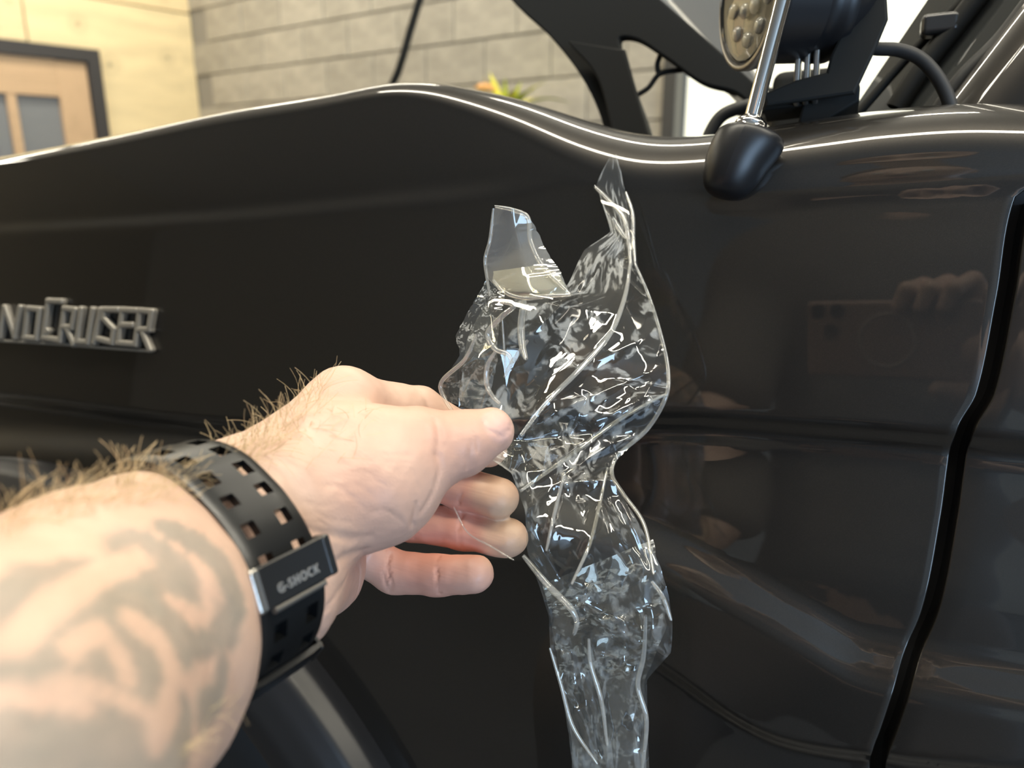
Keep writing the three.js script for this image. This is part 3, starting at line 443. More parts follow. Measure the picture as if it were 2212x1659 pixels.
// knuckle folds, flexion creases, nail rim
crease([[938, 905], [950, 940], [945, 985]], 0.7, 1.2); crease([[1018, 955], [1016, 985], [1008, 1012]], 0.5, 0.9); crease([[1030, 950], [1030, 975]], 0.35, 0.8); crease([[948, 985], [951, 1012], [940, 1060], [915, 1105]], 1.0, 1.4);
crease([[1044, 912], [1056, 930], [1080, 942], [1098, 934], [1107, 915]], 0.55, 0.8); crease([[1046, 912], [1058, 898], [1075, 888]], 0.35, 0.8);
crease([[842, 1196], [836, 1225], [846, 1262], [842, 1282]], 0.8, 1.0); crease([[828, 1240], [838, 1275]], 0.6, 0.9); crease([[948, 1198], [944, 1240], [950, 1284]], 0.8, 1.0); crease([[790, 1190], [778, 1230], [772, 1280]], 0.8, 1.2);
crease([[998, 1108], [992, 1140], [994, 1184]], 0.7, 0.9); crease([[900, 1090], [890, 1130], [895, 1165]], 0.7, 1.0); crease([[1000, 1035], [996, 1070], [990, 1090]], 0.6, 0.9);
crease([[600, 1120], [680, 1150], [760, 1165], [800, 1160]], 0.6, 1.5); crease([[690, 1230], [740, 1205], [790, 1190]], 0.8, 1.6); crease([[690, 1330], [730, 1280], [760, 1230]], 0.5, 1.2); crease([[665, 1300], [700, 1250], [730, 1225]], 0.4, 1.0);
for (let k = 0; k < 16; k++) { const x = rr(640, 860), y = rr(960, 1130); crease([[x, y], [x + rr(15, 40), y + rr(-8, 22)], [x + rr(45, 80), y + rr(0, 45)]], 0.18, 0.7); }
const armAx = J(360, 1270, 0.235).sub(J(620, 1150, 0.276)).normalize();               // towards the elbow
const strapO = J(535, 1192, 0.266).addScaledVector(armAx, 0.02);
const along = (x, y, z) => (x - strapO.x) * armAx.x + (y - strapO.y) * armAx.y + (z - strapO.z) * armAx.z;
const bounds = (list, pad) => { const b = new THREE.Box3(); for (const p of list) b.expandByPoint(p); return b.expandByScalar(pad); };
const handBox = bounds([wrA, wrB, mcp2, mcp3, mcp4, mcp5, tb4, tb1, fingers[0][3], fingers[1][3], fingers[2][3], J(700, 1235, 0.325)], 0.034);
const handG = cut(nets(armField, handBox.min, handBox.max, 0.0014), (x, y, z) => along(x, y, z) < 0.002);
const armBox = bounds([wrA, wrB, fa1, fa2, elbow], 0.06);
const armG = cut(nets(armField, armBox.min, armBox.max, 0.0026), (x, y, z) => along(x, y, z) > -0.002);
// the rest of the body, kneeling behind the phone (seen in the paint)
const toW = (x, y, z) => { const f = V(-Math.sin(24 * RAD), 0, -Math.cos(24 * RAD)), r = V(Math.cos(24 * RAD), 0, -Math.sin(24 * RAD)); return V(0, y, 0).addScaledVector(r, x).addScaledVector(f, -z); };
const neck = toW(0.02, 1.28, 0.42), head = toW(0.02, 1.42, 0.36), chest = toW(0.02, 1.08, 0.47), belly = toW(0.02, 0.82, 0.5), hips = toW(0.02, 0.62, 0.5), sR = toW(0.22, 1.2, 0.43), eR = toW(0.3, 0.95, 0.28), wR = V(0.165, -0.06, 0.035).applyMatrix4(camera.matrixWorld);
const kneeL = toW(-0.2, 0.52, 0.1), footL = toW(-0.2, 0.1, 0.2), kneeR = toW(0.18, 0.08, 0.28), footR = toW(0.18, 0.09, 0.68);
const mk = (a, b, ra, rb, k = 0.05) => ({ a, b, ra, rb, k });
const sL = shoulder;
const torso = [mk(chest, belly, 0.15, 0.145), mk(toW(0.12, 1.12, 0.46), toW(-0.1, 1.12, 0.46), 0.12, 0.12), mk(belly, hips, 0.145, 0.15), mk(sL, chest, 0.065, 0.11), mk(sR, chest, 0.065, 0.11)];
const legs = [mk(toW(-0.09, 0.6, 0.5), kneeL, 0.1, 0.07), mk(kneeL, footL, 0.065, 0.045), mk(toW(0.11, 0.6, 0.5), kneeR, 0.1, 0.07), mk(kneeR, footR, 0.065, 0.045), mk(hips, belly, 0.15, 0.14)];
const feet = [mk(footL, toW(-0.2, 0.05, 0.03), 0.045, 0.04, 0.03), mk(footR, toW(0.18, 0.05, 0.78), 0.045, 0.04, 0.03)];
const headP = [mk(head, head.clone().add(V(0, -0.05, 0)), 0.085, 0.07), mk(neck, head, 0.055, 0.06), mk(neck, chest, 0.06, 0.1), mk(toW(0.02, 1.41, 0.265), toW(0.02, 1.385, 0.262), 0.012, 0.016, 0.015), mk(toW(0.105, 1.41, 0.37), toW(0.105, 1.38, 0.37), 0.012, 0.01, 0.01), mk(toW(-0.065, 1.41, 0.37), toW(-0.065, 1.38, 0.37), 0.012, 0.01, 0.01)];
const bodyP = [...torso, ...legs, ...feet, ...headP, mk(sR, eR, 0.055, 0.045), mk(eR, wR, 0.045, 0.028), mk(shoulder, elbow, 0.055, 0.044)].map((p) => ({ ...p, ra: p.ra - 0.0, rb: p.rb }));
const bodyF = bounded(bodyP);
const bb = bounds(bodyP.flatMap((p) => [p.a, p.b]), 0.2), bodyG = cut(nets(bodyF, bb.min, bb.max, 0.014), (x, y, z) => { const q = V(x, y, z).applyMatrix4(camera.matrixWorldInverse); return q.z > -0.02; });
// right hand round the phone
const rh = [mk(wR, V(0.135, -0.03, 0.022).applyMatrix4(camera.matrixWorld), 0.026, 0.022, 0.015)];
for (let k = 0; k < 4; k++) { const y = 0.024 - 0.0 * k, z = 0.002; const a = V(0.14 - k * 0.004, 0.0, 0.03), b = V(0.125 - k * 0.021, 0.034 - 0.002 * k, 0.02), c = V(0.115 - k * 0.02, 0.028, -0.002), d = V(0.108 - k * 0.02, 0.012, -0.004); const q = [a, b, c, d].map((v) => v.applyMatrix4(camera.matrixWorld)); if (k < 3) rh.push(mk(q[0], q[1], 0.011, 0.009, 0.006), mk(q[1], q[2], 0.009, 0.008, 0.003), mk(q[2], q[3], 0.008, 0.007, 0.003)); }
{ const q = [V(0.14, -0.045, 0.028), V(0.125, -0.072, 0.012), V(0.105, -0.066, -0.004)].map((v) => v.applyMatrix4(camera.matrixWorld)); rh.push(mk(q[0], q[1], 0.013, 0.011, 0.006), mk(q[1], q[2], 0.011, 0.009, 0.004)); }
const rhF = bounded(rh), rb = bounds(rh.flatMap((p) => [p.a, p.b]), 0.035), rhG = nets(rhF, rb.min, rb.max, 0.003);
// skin colours: blush on knuckles and pads, ink on the forearm
const ink = [], bare = [];
const onArm = (pts, r) => { const p = pts.map(([x, y]) => march(baseArm, x, y)).filter(Boolean); return { p, r: r / 1000 }; };
for (const [pts, r] of [[[[372, 1147], [427, 1172], [470, 1215], [500, 1270], [514, 1313], [500, 1352], [427, 1382]], 5], [[[300, 1190], [360, 1230], [410, 1290]], 9], [[[150, 1300], [230, 1270], [300, 1300], [350, 1350]], 11], [[[60, 1360], [150, 1390], [240, 1400]], 10], [[[300, 1390], [330, 1450], [350, 1500], [340, 1560]], 9], [[[40, 1460], [120, 1450], [180, 1420]], 8], [[[20, 1550], [120, 1560], [220, 1570], [300, 1600]], 11], [[[480, 1450], [470, 1500], [440, 1540]], 4], [[[400, 1540], [400, 1590], [380, 1650]], 5], [[[100, 1640], [200, 1650]], 9], [[[0, 1290], [40, 1270], [90, 1240]], 5], [[[230, 1470], [250, 1440], [270, 1500]], 6]]) ink.push(onArm(pts, r));
for (const [pts, r] of [[[[435, 1225], [453, 1290], [444, 1338], [385, 1305]], 2.2], [[[290, 1343], [342, 1377], [372, 1440], [372, 1515], [340, 1590]], 3.6], [[[150, 1403], [214, 1360], [256, 1410], [278, 1462]], 2.6], [[[30, 1385], [110, 1310], [200, 1245], [300, 1205]], 3.6], [[[130, 1475], [250, 1500], [340, 1560]], 1.8], [[[360, 1290], [420, 1350]], 1.6], [[[0, 1500], [90, 1510], [190, 1530]], 2]]) bare.push(onArm(pts, r));
const near = (s, x, y, z) => { let m = 1; for (let i = 0; i + 1 < s.p.length; i++) { const a = s.p[i], b = s.p[i + 1], ux = b.x - a.x, uy = b.y - a.y, uz = b.z - a.z, t = clamp(((x - a.x) * ux + (y - a.y) * uy + (z - a.z) * uz) / (ux * ux + uy * uy + uz * uz || 1)); m = Math.min(m, Math.hypot(x - a.x - ux * t, y - a.y - uy * t, z - a.z - uz * t)); } return m; };
const blush = [[...fingers[0][3].toArray(), 0.02, 0.25], [...fingers[1][2].toArray(), 0.04, 0.4], [...fingers[2][2].toArray(), 0.045, 0.5], [...J(760, 1010, 0.27).toArray(), 0.02, 0.35], [...J(1050, 1000, 0.3).toArray(), 0.03, 0.35], [...J(700, 1270, 0.3).toArray(), 0.035, 0.35], [...J(940, 900, 0.3).toArray(), 0.014, 0.3]];
const PADS = [march(baseArm, 1085, 1075), march(baseArm, 1112, 1165)].filter(Boolean);
const nailP = march(baseArm, 1078, 916);
function paintSkin(g, inked) {
  const p = g.attributes.position, c = new Float32Array(p.count * 3), uv = new Float32Array(p.count * 2), e1 = armAx, e2 = V(0, 1, 0).cross(armAx).normalize(), e3 = e1.clone().cross(e2);
  for (let i = 0; i < p.count; i++) {
    const x = p.getX(i), y = p.getY(i), z = p.getZ(i), n1 = fbm(x * 60, y * 60, z * 60, 3), n2 = fbm(x * 260, y * 260, z * 260, 2); let R = 0.6, G = 0.415, B = 0.32, k = 0.88 + 0.2 * n1 + 0.1 * n2;
    let red = 0.5 * (fbm(x * 35 + 9, y * 35, z * 35, 3) - 0.35); for (const b of blush) { const d = Math.hypot(x - b[0], y - b[1], z - b[2]) / b[3]; red += b[4] * Math.exp(-d * d); }
    G *= 1 - 0.36 * clamp(red, 0, 1); B *= 1 - 0.4 * clamp(red, 0, 1);
    for (const q of PADS) { const d = Math.hypot(x - q.x, y - q.y, z - q.z); if (d < 0.02) { const t = sm(0.02, 0.011, d); R = lerp(R, 0.64, 0.6 * t); G = lerp(G, 0.45, 0.6 * t); B = lerp(B, 0.305, 0.6 * t); } }
    if (nailP) { const d = Math.hypot(x - nailP.x, y - nailP.y, z - nailP.z); if (d < 0.0085) { const t = sm(0.0085, 0.006, d); R = lerp(R, 0.66, t); G = lerp(G, 0.4, t); B = lerp(B, 0.33, t); } }
    if (inked) { let a = 0; for (const s of ink) { const m = near(s, x, y, z) + 0.004 * (fbm(x * 150, y * 150, z * 150, 3) - 0.45); a = Math.max(a, sm(s.r + 0.0012, s.r - 0.0012, m)); } for (const s of bare) a *= 1 - sm(s.r + 0.001, s.r - 0.001, near(s, x, y, z)); a *= 0.62 + 0.45 * fbm(x * 210, y * 210, z * 210, 3); a = clamp(a); R = lerp(R, 0.2, a * 0.8); G = lerp(G, 0.215, a * 0.8); B = lerp(B, 0.19, a * 0.8); }
    c[i * 3] = R * k; c[i * 3 + 1] = G * k; c[i * 3 + 2] = B * k;
    uv[i * 2] = (x * e1.x + y * e1.y + z * e1.z) * 12; uv[i * 2 + 1] = (x * e3.x + y * e3.y + z * e3.z) * 12;
  }
  g.setAttribute('color', new THREE.BufferAttribute(c, 3)); g.setAttribute('uv', new THREE.BufferAttribute(uv, 2)); return g;
}
const pores = dataTex(512, (u, v, x, y) => { const a = noise(u * 130, v * 130, 1), b = noise(u * 60 + v * 40, v * 90 - u * 30, 4); return 0.5 + 0.35 * (a - 0.5) + 0.4 * (b - 0.5); }, false);
const skinM = phys({ color: rgb(1, 1, 1), vertexColors: true, roughness: 0.48, bumpMap: pores, bumpScale: 0.00008, sheen: 0.25, sheenColor: rgb(1, 0.75, 0.6), sheenRoughness: 0.5 });
const person = mesh('person', mergeGeometries([paintSkin(handG), paintSkin(armG, true), paintSkin(bodyG), paintSkin(rhG)]), skinM);
scene.add(person); tag(person, 'person kneeling in grey shirt, tattooed left arm reaching out to pinch clear film', 'person');
{
  const grow = (l, d) => l.map((p) => ({ ...p, ra: p.ra + d, rb: p.rb + d }));
  const cloth = (name, list, col, cell, keep) => { const f0 = bounded(list), f = (x, y, z) => f0(x, y, z) + 0.012 * (fbm(x * 9, y * 14, z * 9, 3) - 0.45), b = bounds(list.flatMap((p) => [p.a, p.b]), 0.2); mesh(name, cut(nets(f, b.min, b.max, cell), keep), std({ color: col, roughness: 0.9 }), person); };
  const upL = shoulder.clone().lerp(elbow, 0.55), upR = sR.clone().lerp(eR, 0.55);
  cloth('shirt', grow([...torso, mk(shoulder, upL, 0.062, 0.056), mk(sR, upR, 0.062, 0.056)], 0.012), rgb(0.13, 0.12, 0.11), 0.014, (x, y, z) => y > 0.64 && V(x, y, z).distanceTo(neck) > 0.07);
  cloth('jeans', grow(legs, 0.014), rgb(0.14, 0.12, 0.11), 0.016, (x, y, z) => y > 0.1 || z > 5);
  for (const f of feet) cloth('shoe', grow([f], 0.014), rgb(0.03, 0.03, 0.03), 0.012, (x, y, z) => y < 0.14);
  const hg = nets(bounded(grow([mk(head.clone().add(V(0, 0.02, 0.015)), head.clone().add(V(0.0, 0.0, 0.03)), 0.085, 0.075)], 0.006)), head.clone().addScalar(-0.14), head.clone().addScalar(0.14), 0.008); const fwd = V(-Math.sin(24 * RAD), 0, -Math.cos(24 * RAD));
  mesh('hair', cut(hg, (x, y, z) => (x - head.x) * fwd.x + (z - head.z) * fwd.z < 0.03 + (y - head.y) * 0.6), std({ color: rgb(0.12, 0.07, 0.04), roughness: 0.8 }), person);
  for (const s of [-1, 1]) mesh('eye', new THREE.SphereGeometry(0.011, 12, 8), std({ color: rgb(0.7, 0.68, 0.65), roughness: 0.3 }), person).position.copy(toW(0.02 + s * 0.03, 1.425, 0.285));
  mesh('mouth', new THREE.SphereGeometry(0.02, 12, 8).scale(1, 0.3, 0.5), std({ color: rgb(0.45, 0.2, 0.16), roughness: 0.6 }), person).position.copy(toW(0.02, 1.345, 0.285));
}
// arm hair: fine curved strands rooted on the skin
{
  const gs = [];
  const strand = (root, dir, len, curl, r) => {
    const side = V(rr(-1, 1), rr(-1, 1), rr(-1, 1)).cross(dir).normalize(), n = 5, pts = []; for (let i = 0; i <= n; i++) { const t = i / n; pts.push(root.clone().addScaledVector(dir, len * t).addScaledVector(side, curl * len * t * t).add(V(0, -0.15 * len * t * t, 0))); }
    const g = new THREE.TubeGeometry(new THREE.CatmullRomCurve3(pts), 6, r, 3, false); g.deleteAttribute('uv'); gs.push(g);
  };
  const norm = (p) => { const e = 0.001; return V(baseArm(p.x + e, p.y, p.z) - baseArm(p.x - e, p.y, p.z), baseArm(p.x, p.y + e, p.z) - baseArm(p.x, p.y - e, p.z), baseArm(p.x, p.y, p.z + e) - baseArm(p.x, p.y, p.z - e)).normalize(); };
  const toHand = armAx.clone().negate();
  const field2 = (n, x0, x1, yOf, spread, len, out) => { for (let k = 0; k < n; k++) { const x = rr(x0, x1), p = march(baseArm, x, yOf(x) + spread * Math.pow(rnd(), 1.6)); if (!p) continue; const nn = norm(p), d = nn.multiplyScalar(out * rr(0.4, 1)).addScaledVector(toHand, rr(0.2, 0.9)).add(V(rr(-0.5, 0.5), rr(-0.3, 0.6), rr(-0.5, 0.5))).normalize(); strand(p, d, rr(0.5, 1) * len, rr(-0.7, 0.7), rr(0.00004, 0.00008)); } };
  field2(300, 450, 700, lineY([[450, 985], [520, 955], [600, 905], [660, 855], [700, 825]]), 70, 0.014, 0.8);
  field2(260, -20, 400, lineY([[-20, 1115], [120, 1070], [250, 1040], [380, 1035], [480, 1060]]), 60, 0.014, 0.6);
  field2(70, 540, 800, lineY([[540, 960], [650, 900], [800, 880]]), 120, 0.01, 0.35);
  field2(22, 380, 500, lineY([[380, 1650], [500, 1520]]), -40, 0.006, 0.8);
  for (let k = 0; k < 9; k++) { const p = march(baseArm, 262 + rr(-14, 24), 1045); if (p) strand(p, V(0, 0.9, 0).addScaledVector(toHand, rr(0.1, 0.7)).add(V(rr(-0.2, 0.2), 0, rr(-0.2, 0.2))).normalize(), rr(0.012, 0.02), rr(-0.4, 0.4), 0.00012); }
  const h = mesh('arm_hair', mergeGeometries(gs), std({ color: rgb(0.62, 0.46, 0.26), roughness: 0.45 }), person); h.userData.kind = 'stuff';
}
// phone held at the lens
{
  const ph = thing('phone', 'rose brown cased phone held up in the right hand', 'phone'); ph.position.copy(eye); ph.quaternion.setFromRotationMatrix(camera.matrixWorld);
  mesh('case', new RoundedBoxGeometry(0.162, 0.078, 0.0095, 5, 0.0045).translate(0.055, -0.021, 0.0105), std({ color: rgb(0.34, 0.23, 0.18), roughness: 0.55 }), ph);
  mesh('charging_ring', new THREE.TorusGeometry(0.026, 0.0014, 8, 48).translate(0.055, -0.021, 0.0058), std({ color: rgb(0.5, 0.42, 0.36), roughness: 0.5 }), ph);
  for (const [x, y] of [[-0.013, 0.008], [0.007, 0.008], [0.0, -0.013]]) mesh('lens', new THREE.CylinderGeometry(0.0072, 0.0075, 0.0016, 28).rotateX(Math.PI / 2).translate(x, y, 0.0052), phys({ color: rgb(0.01, 0.01, 0.01), roughness: 0.1, clearcoat: 1 }), ph);
  mesh('screen', box(0.152, 0.07, 0.0006, 0.055, -0.021, 0.0154, 0), phys({ color: rgb(0.02, 0.02, 0.02), roughness: 0.08 }), ph);
}


// ================================================================ THE WATCH
{
  const watch = thing('wristwatch', 'black resin wristwatch strap with square holes and steel buckle', 'watch');
  const b0 = wrB.clone().sub(wrA); b0.addScaledVector(armAx, -b0.dot(armAx)).normalize(); const c0 = armAx.clone().cross(b0).normalize();
  const N = 240, HW = 0.0125, rad = [];
  const hit = (a, f) => { const d = b0.clone().multiplyScalar(Math.cos(f)).addScaledVector(c0, Math.sin(f)), o = strapO.clone().addScaledVector(armAx, a); let t = 0.06; for (let i = 0; i < 60; i++) { const p = o.clone().addScaledVector(d, t), v = baseArm(p.x, p.y, p.z); if (v < 2e-4) break; t -= v * 0.9; if (t < 0.005) break; } return t; };
  for (let i = 0; i < N; i++) { const f = i / N * 2 * Math.PI; rad.push(Math.max(hit(-0.009, f), hit(0, f), hit(0.009, f))); }
  // a strap bridges hollows: take the convex hull of the section
  const pts = rad.map((r, i) => { const f = i / N * 2 * Math.PI; return [Math.cos(f) * r, Math.sin(f) * r]; });
  const sup = (f) => Math.max(...pts.map(([x, y]) => x * Math.cos(f) + y * Math.sin(f)));
  const S = Array.from({ length: N }, (_, i) => sup(i / N * 2 * Math.PI)), hull = rad.map((r, i) => { const f = i / N * 2 * Math.PI; let m = 1; for (let k = 0; k < N; k += 2) { const g = k / N * 2 * Math.PI, c = Math.cos(f - g); if (c > 0.05) m = Math.min(m, S[k] / c); } return m; });
  const R = (f) => { f = ((f / (2 * Math.PI)) % 1 + 1) % 1 * N; const i = Math.floor(f), t = f - i; return lerp(hull[i % N], hull[(i + 1) % N], t) + 0.0012; };
  // arc length table
  const M2 = 720, len = [0]; const P2 = (f) => [Math.cos(f) * R(f), Math.sin(f) * R(f)];
  for (let i = 1; i <= M2; i++) { const a = P2((i - 1) / M2 * 2 * Math.PI), b = P2(i / M2 * 2 * Math.PI); len.push(len[i - 1] + Math.hypot(a[0] - b[0], a[1] - b[1])); }
  const TOT = len[M2], phiAt = (s) => { s = ((s % TOT) + TOT) % TOT; let lo = 0, hi = M2; while (hi - lo > 1) { const m = (lo + hi) >> 1; len[m] <= s ? lo = m : hi = m; } return (lo + (s - len[lo]) / (len[hi] - len[lo])) / M2 * 2 * Math.PI; };
  const sOf = (px, py) => { const p = march(baseArm, px, py).sub(strapO), f = Math.atan2(p.dot(c0), p.dot(b0)); const q = ((f / (2 * Math.PI)) % 1 + 1) % 1 * M2, i = Math.floor(q); return lerp(len[i], len[i + 1] ?? TOT, q - i); };
  const pos = (s, a, h) => { const f = phiAt(s), e = 0.004, [x0, y0] = P2(phiAt(s - e)), [x1, y1] = P2(phiAt(s + e)), l = Math.hypot(x1 - x0, y1 - y0), nx2 = (y1 - y0) / l, ny2 = -(x1 - x0) / l, [x, y] = P2(f), sg = nx2 * x + ny2 * y > 0 ? 1 : -1; return strapO.clone().addScaledVector(armAx, a).addScaledVector(b0, x + sg * nx2 * h).addScaledVector(c0, y + sg * ny2 * h); };
  const frame = (s, a, h) => { const p = pos(s, a, h), t = pos(s + 0.003, a, h).sub(pos(s - 0.003, a, h)).normalize(), n = pos(s, a, h + 0.01).sub(p).normalize(); return { p, t, n }; };
  // strap: cells of 1.1 mm, holes left open, walls round every opening
  function band(name, s0, s1, hw, h0, h1, holes, mat) {
    const ns = Math.round((s1 - s0) / 0.0011), na = 26, out = [], idx = [], open = new Uint8Array(ns * na), cr = (j) => { const t = Math.abs(j / na * 2 - 1); return 0.0009 * Math.pow(t, 6); };
    for (const [hs, ha, w] of holes) for (let i = 0; i < ns; i++) for (let j = 0; j < na; j++) { const s = s0 + (i + 0.5) / ns * (s1 - s0), a = ((j + 0.5) / na * 2 - 1) * hw; if (Math.abs(s - hs) < w && Math.abs(a - ha) < w) open[i * na + j] = 1; }
    const top = [], bot = []; for (let i = 0; i <= ns; i++) for (let j = 0; j <= na; j++) { const s = s0 + i / ns * (s1 - s0), a = (j / na * 2 - 1) * hw; top.push(pos(s, a, h1 - cr(j))); bot.push(pos(s, a, h0)); }
    const K = (i, j) => i * (na + 1) + j, q = (a, b, c, d) => { const n = out.length / 3; for (const p of [a, b, c, d]) out.push(p.x, p.y, p.z); idx.push(n, n + 1, n + 2, n, n + 2, n + 3); };
    const solid = (i, j) => i >= 0 && i < ns && j >= 0 && j < na && !open[i * na + j];
    for (let i = 0; i < ns; i++) for (let j = 0; j < na; j++) { if (!solid(i, j)) continue; const A = K(i, j), B = K(i + 1, j), C2 = K(i + 1, j + 1), D = K(i, j + 1); q(top[A], top[B], top[C2], top[D]); q(bot[D], bot[C2], bot[B], bot[A]); if (!solid(i - 1, j)) q(top[A], top[D], bot[D], bot[A]); if (!solid(i + 1, j)) q(top[C2], top[B], bot[B], bot[C2]); if (!solid(i, j - 1)) q(top[B], top[A], bot[A], bot[B]); if (!solid(i, j + 1)) q(top[D], top[C2], bot[C2], bot[D]); }
    let g = new THREE.BufferGeometry(); g.setAttribute('position', new THREE.BufferAttribute(new Float32Array(out), 3)); g.setIndex(idx); g = mergeVertices(g, 1e-6); g.computeVertexNormals(); g = creased(g, 0.6); return mesh(name, g, mat, watch);
  }
  function creased(g, ang) { const n = g.toNonIndexed(); n.computeVertexNormals(); const p = n.attributes.position, fn = n.attributes.normal, map = new Map(), key = (i) => [p.getX(i), p.getY(i), p.getZ(i)].map((x) => Math.round(x * 1e6)).join(); for (let i = 0; i < p.count; i++) { const k = key(i); if (!map.has(k)) map.set(k, []); map.get(k).push([fn.getX(i), fn.getY(i), fn.getZ(i)]); } const o = new Float32Array(p.count * 3), ca = Math.cos(ang); for (let i = 0; i < p.count; i++) { let x = 0, y = 0, z = 0; const a = [fn.getX(i), fn.getY(i), fn.getZ(i)]; for (const b of map.get(key(i))) if (a[0] * b[0] + a[1] * b[1] + a[2] * b[2] > ca) { x += b[0]; y += b[1]; z += b[2]; } const l = Math.hypot(x, y, z) || 1; o.set([x / l, y / l, z / l], i * 3); } n.setAttribute('normal', new THREE.BufferAttribute(o, 3)); return n; }
  const sB = sOf(612, 1205), dirS = Math.sign(((sOf(590, 1330) - sB + TOT * 1.5) % TOT) - TOT / 2) || 1;         // dirS: from buckle towards the underside of the wrist
  const holes = []; for (let k = -9; k <= 7; k++) { const s = sB + dirS * (0.0045 + k * 0.0097); holes.push([s, -0.0058, 0.0024], [s, 0.0058, 0.0024]); }
  band('strap', sB - 0.098, sB + 0.072, HW, 0.0002, 0.0034, holes, M.strap);
  band('strap_lower', sB + dirS * 0.045 - 0.04, sB + dirS * 0.045 + 0.04, HW - 0.0006, -0.0022, 0.0, [], M.strap);
  const obj = (name, g, s, a, h, mat, twist = 0, parent = watch) => { const f = frame(s, a, h), t = f.t.clone().multiplyScalar(-dirS), X = armAx.clone().negate(), Z = f.n, Y = Z.clone().cross(X).normalize(); if (Y.dot(t) < 0 && 0) Y.negate(); const o = mesh(name, g, mat, parent); o.quaternion.setFromRotationMatrix(new THREE.Matrix4().makeBasis(X, Y, Z)); o.position.copy(f.p); o.rotateZ(twist); return o; };
  const buckle = obj('buckle', new RoundedBoxGeometry(0.0285, 0.0125, 0.0016, 3, 0.0007), sB, 0.0, 0.0052, M.darkSteel);
  { const side = new RoundedBoxGeometry(0.0034, 0.0128, 0.0062, 3, 0.0011); mesh('buckle_side', side.clone().translate(-0.0138, 0, -0.002), std({ color: rgb(0.5, 0.48, 0.44), metalness: 0.9, roughness: 0.25 }), buckle); mesh('buckle_side', side.translate(0.0138, 0, -0.002), M.darkSteel, buckle);
    const font = await new FontLoader().loadAsync('fonts/droid/droid_sans_bold.typeface.json');
    const tg = new TextGeometry('G-SHOCK', { font, size: 0.0027, depth: 0.00025, curveSegments: 3 }); tg.computeBoundingBox(); const w = tg.boundingBox.max.x; tg.translate(-w / 2, -0.0032, 0.0008); mesh('lettering', tg, std({ color: rgb(0.45, 0.44, 0.42), metalness: 0.6, roughness: 0.35 }), buckle);
    mesh('prong_bar', new THREE.CylinderGeometry(0.0011, 0.0011, 0.02, 12).rotateZ(Math.PI / 2).translate(0, -0.0072, -0.0006), M.satinMetal, buckle); }
  // lug of the buckle on the arm side
  { const g = grid(10, 24, (u, v, o) => { const s = sB + dirS * lerp(0.005, 0.0195, v), a = 0.0148 + 0.0015 * Math.sin(v * Math.PI), th = u * 2 * Math.PI, w = 0.0026 * Math.pow(Math.sin(Math.PI * clamp(0.08 + v * 0.88)), 0.35); o.copy(pos(s, a + Math.cos(th) * 0.001, 0.0022 - 0.004 * v + Math.sin(th) * w)); }); mesh('buckle_lug', g, std({ color: rgb(0.42, 0.38, 0.35), metalness: 0.7, roughness: 0.4 }), watch);
    mesh('lug_pin', new THREE.CylinderGeometry(0.0007, 0.0007, 0.0016, 12), M.matteBlack, watch).position.copy(pos(sB + dirS * 0.0175, 0.0158, -0.0014)); }
  band('keeper', sB + dirS * 0.0335 - 0.0042, sB + dirS * 0.0335 + 0.0042, HW + 0.0022, 0.0036, 0.0056, [], M.strap);
  band('keeper', sB + dirS * 0.056 - 0.004, sB + dirS * 0.056 + 0.004, HW + 0.0018, 0.0036, 0.0054, [], M.strap);
  for (const e of [-1, 1]) { const f = frame(sB + dirS * 0.0335, e * (HW + 0.0018), 0.002), o = mesh('keeper_side', new RoundedBoxGeometry(0.0014, 0.0084, 0.0076, 2, 0.0005), M.strap, watch); const Z = f.n, X = armAx, Y = Z.clone().cross(X).normalize(); o.quaternion.setFromRotationMatrix(new THREE.Matrix4().makeBasis(X, Y, Z)); o.position.copy(f.p); }
  // case on the outer side of the wrist
  const sC = sB + TOT / 2; const cs = obj('watch_case', new RoundedBoxGeometry(0.04, 0.042, 0.011, 4, 0.004), sC, 0, 0.0075, M.strap);
  mesh('dial_glass', new THREE.CylinderGeometry(0.014, 0.014, 0.001, 32).rotateX(Math.PI / 2).translate(0, 0, 0.0058), phys({ color: rgb(0.02, 0.025, 0.02), roughness: 0.05, clearcoat: 1 }), cs);
}

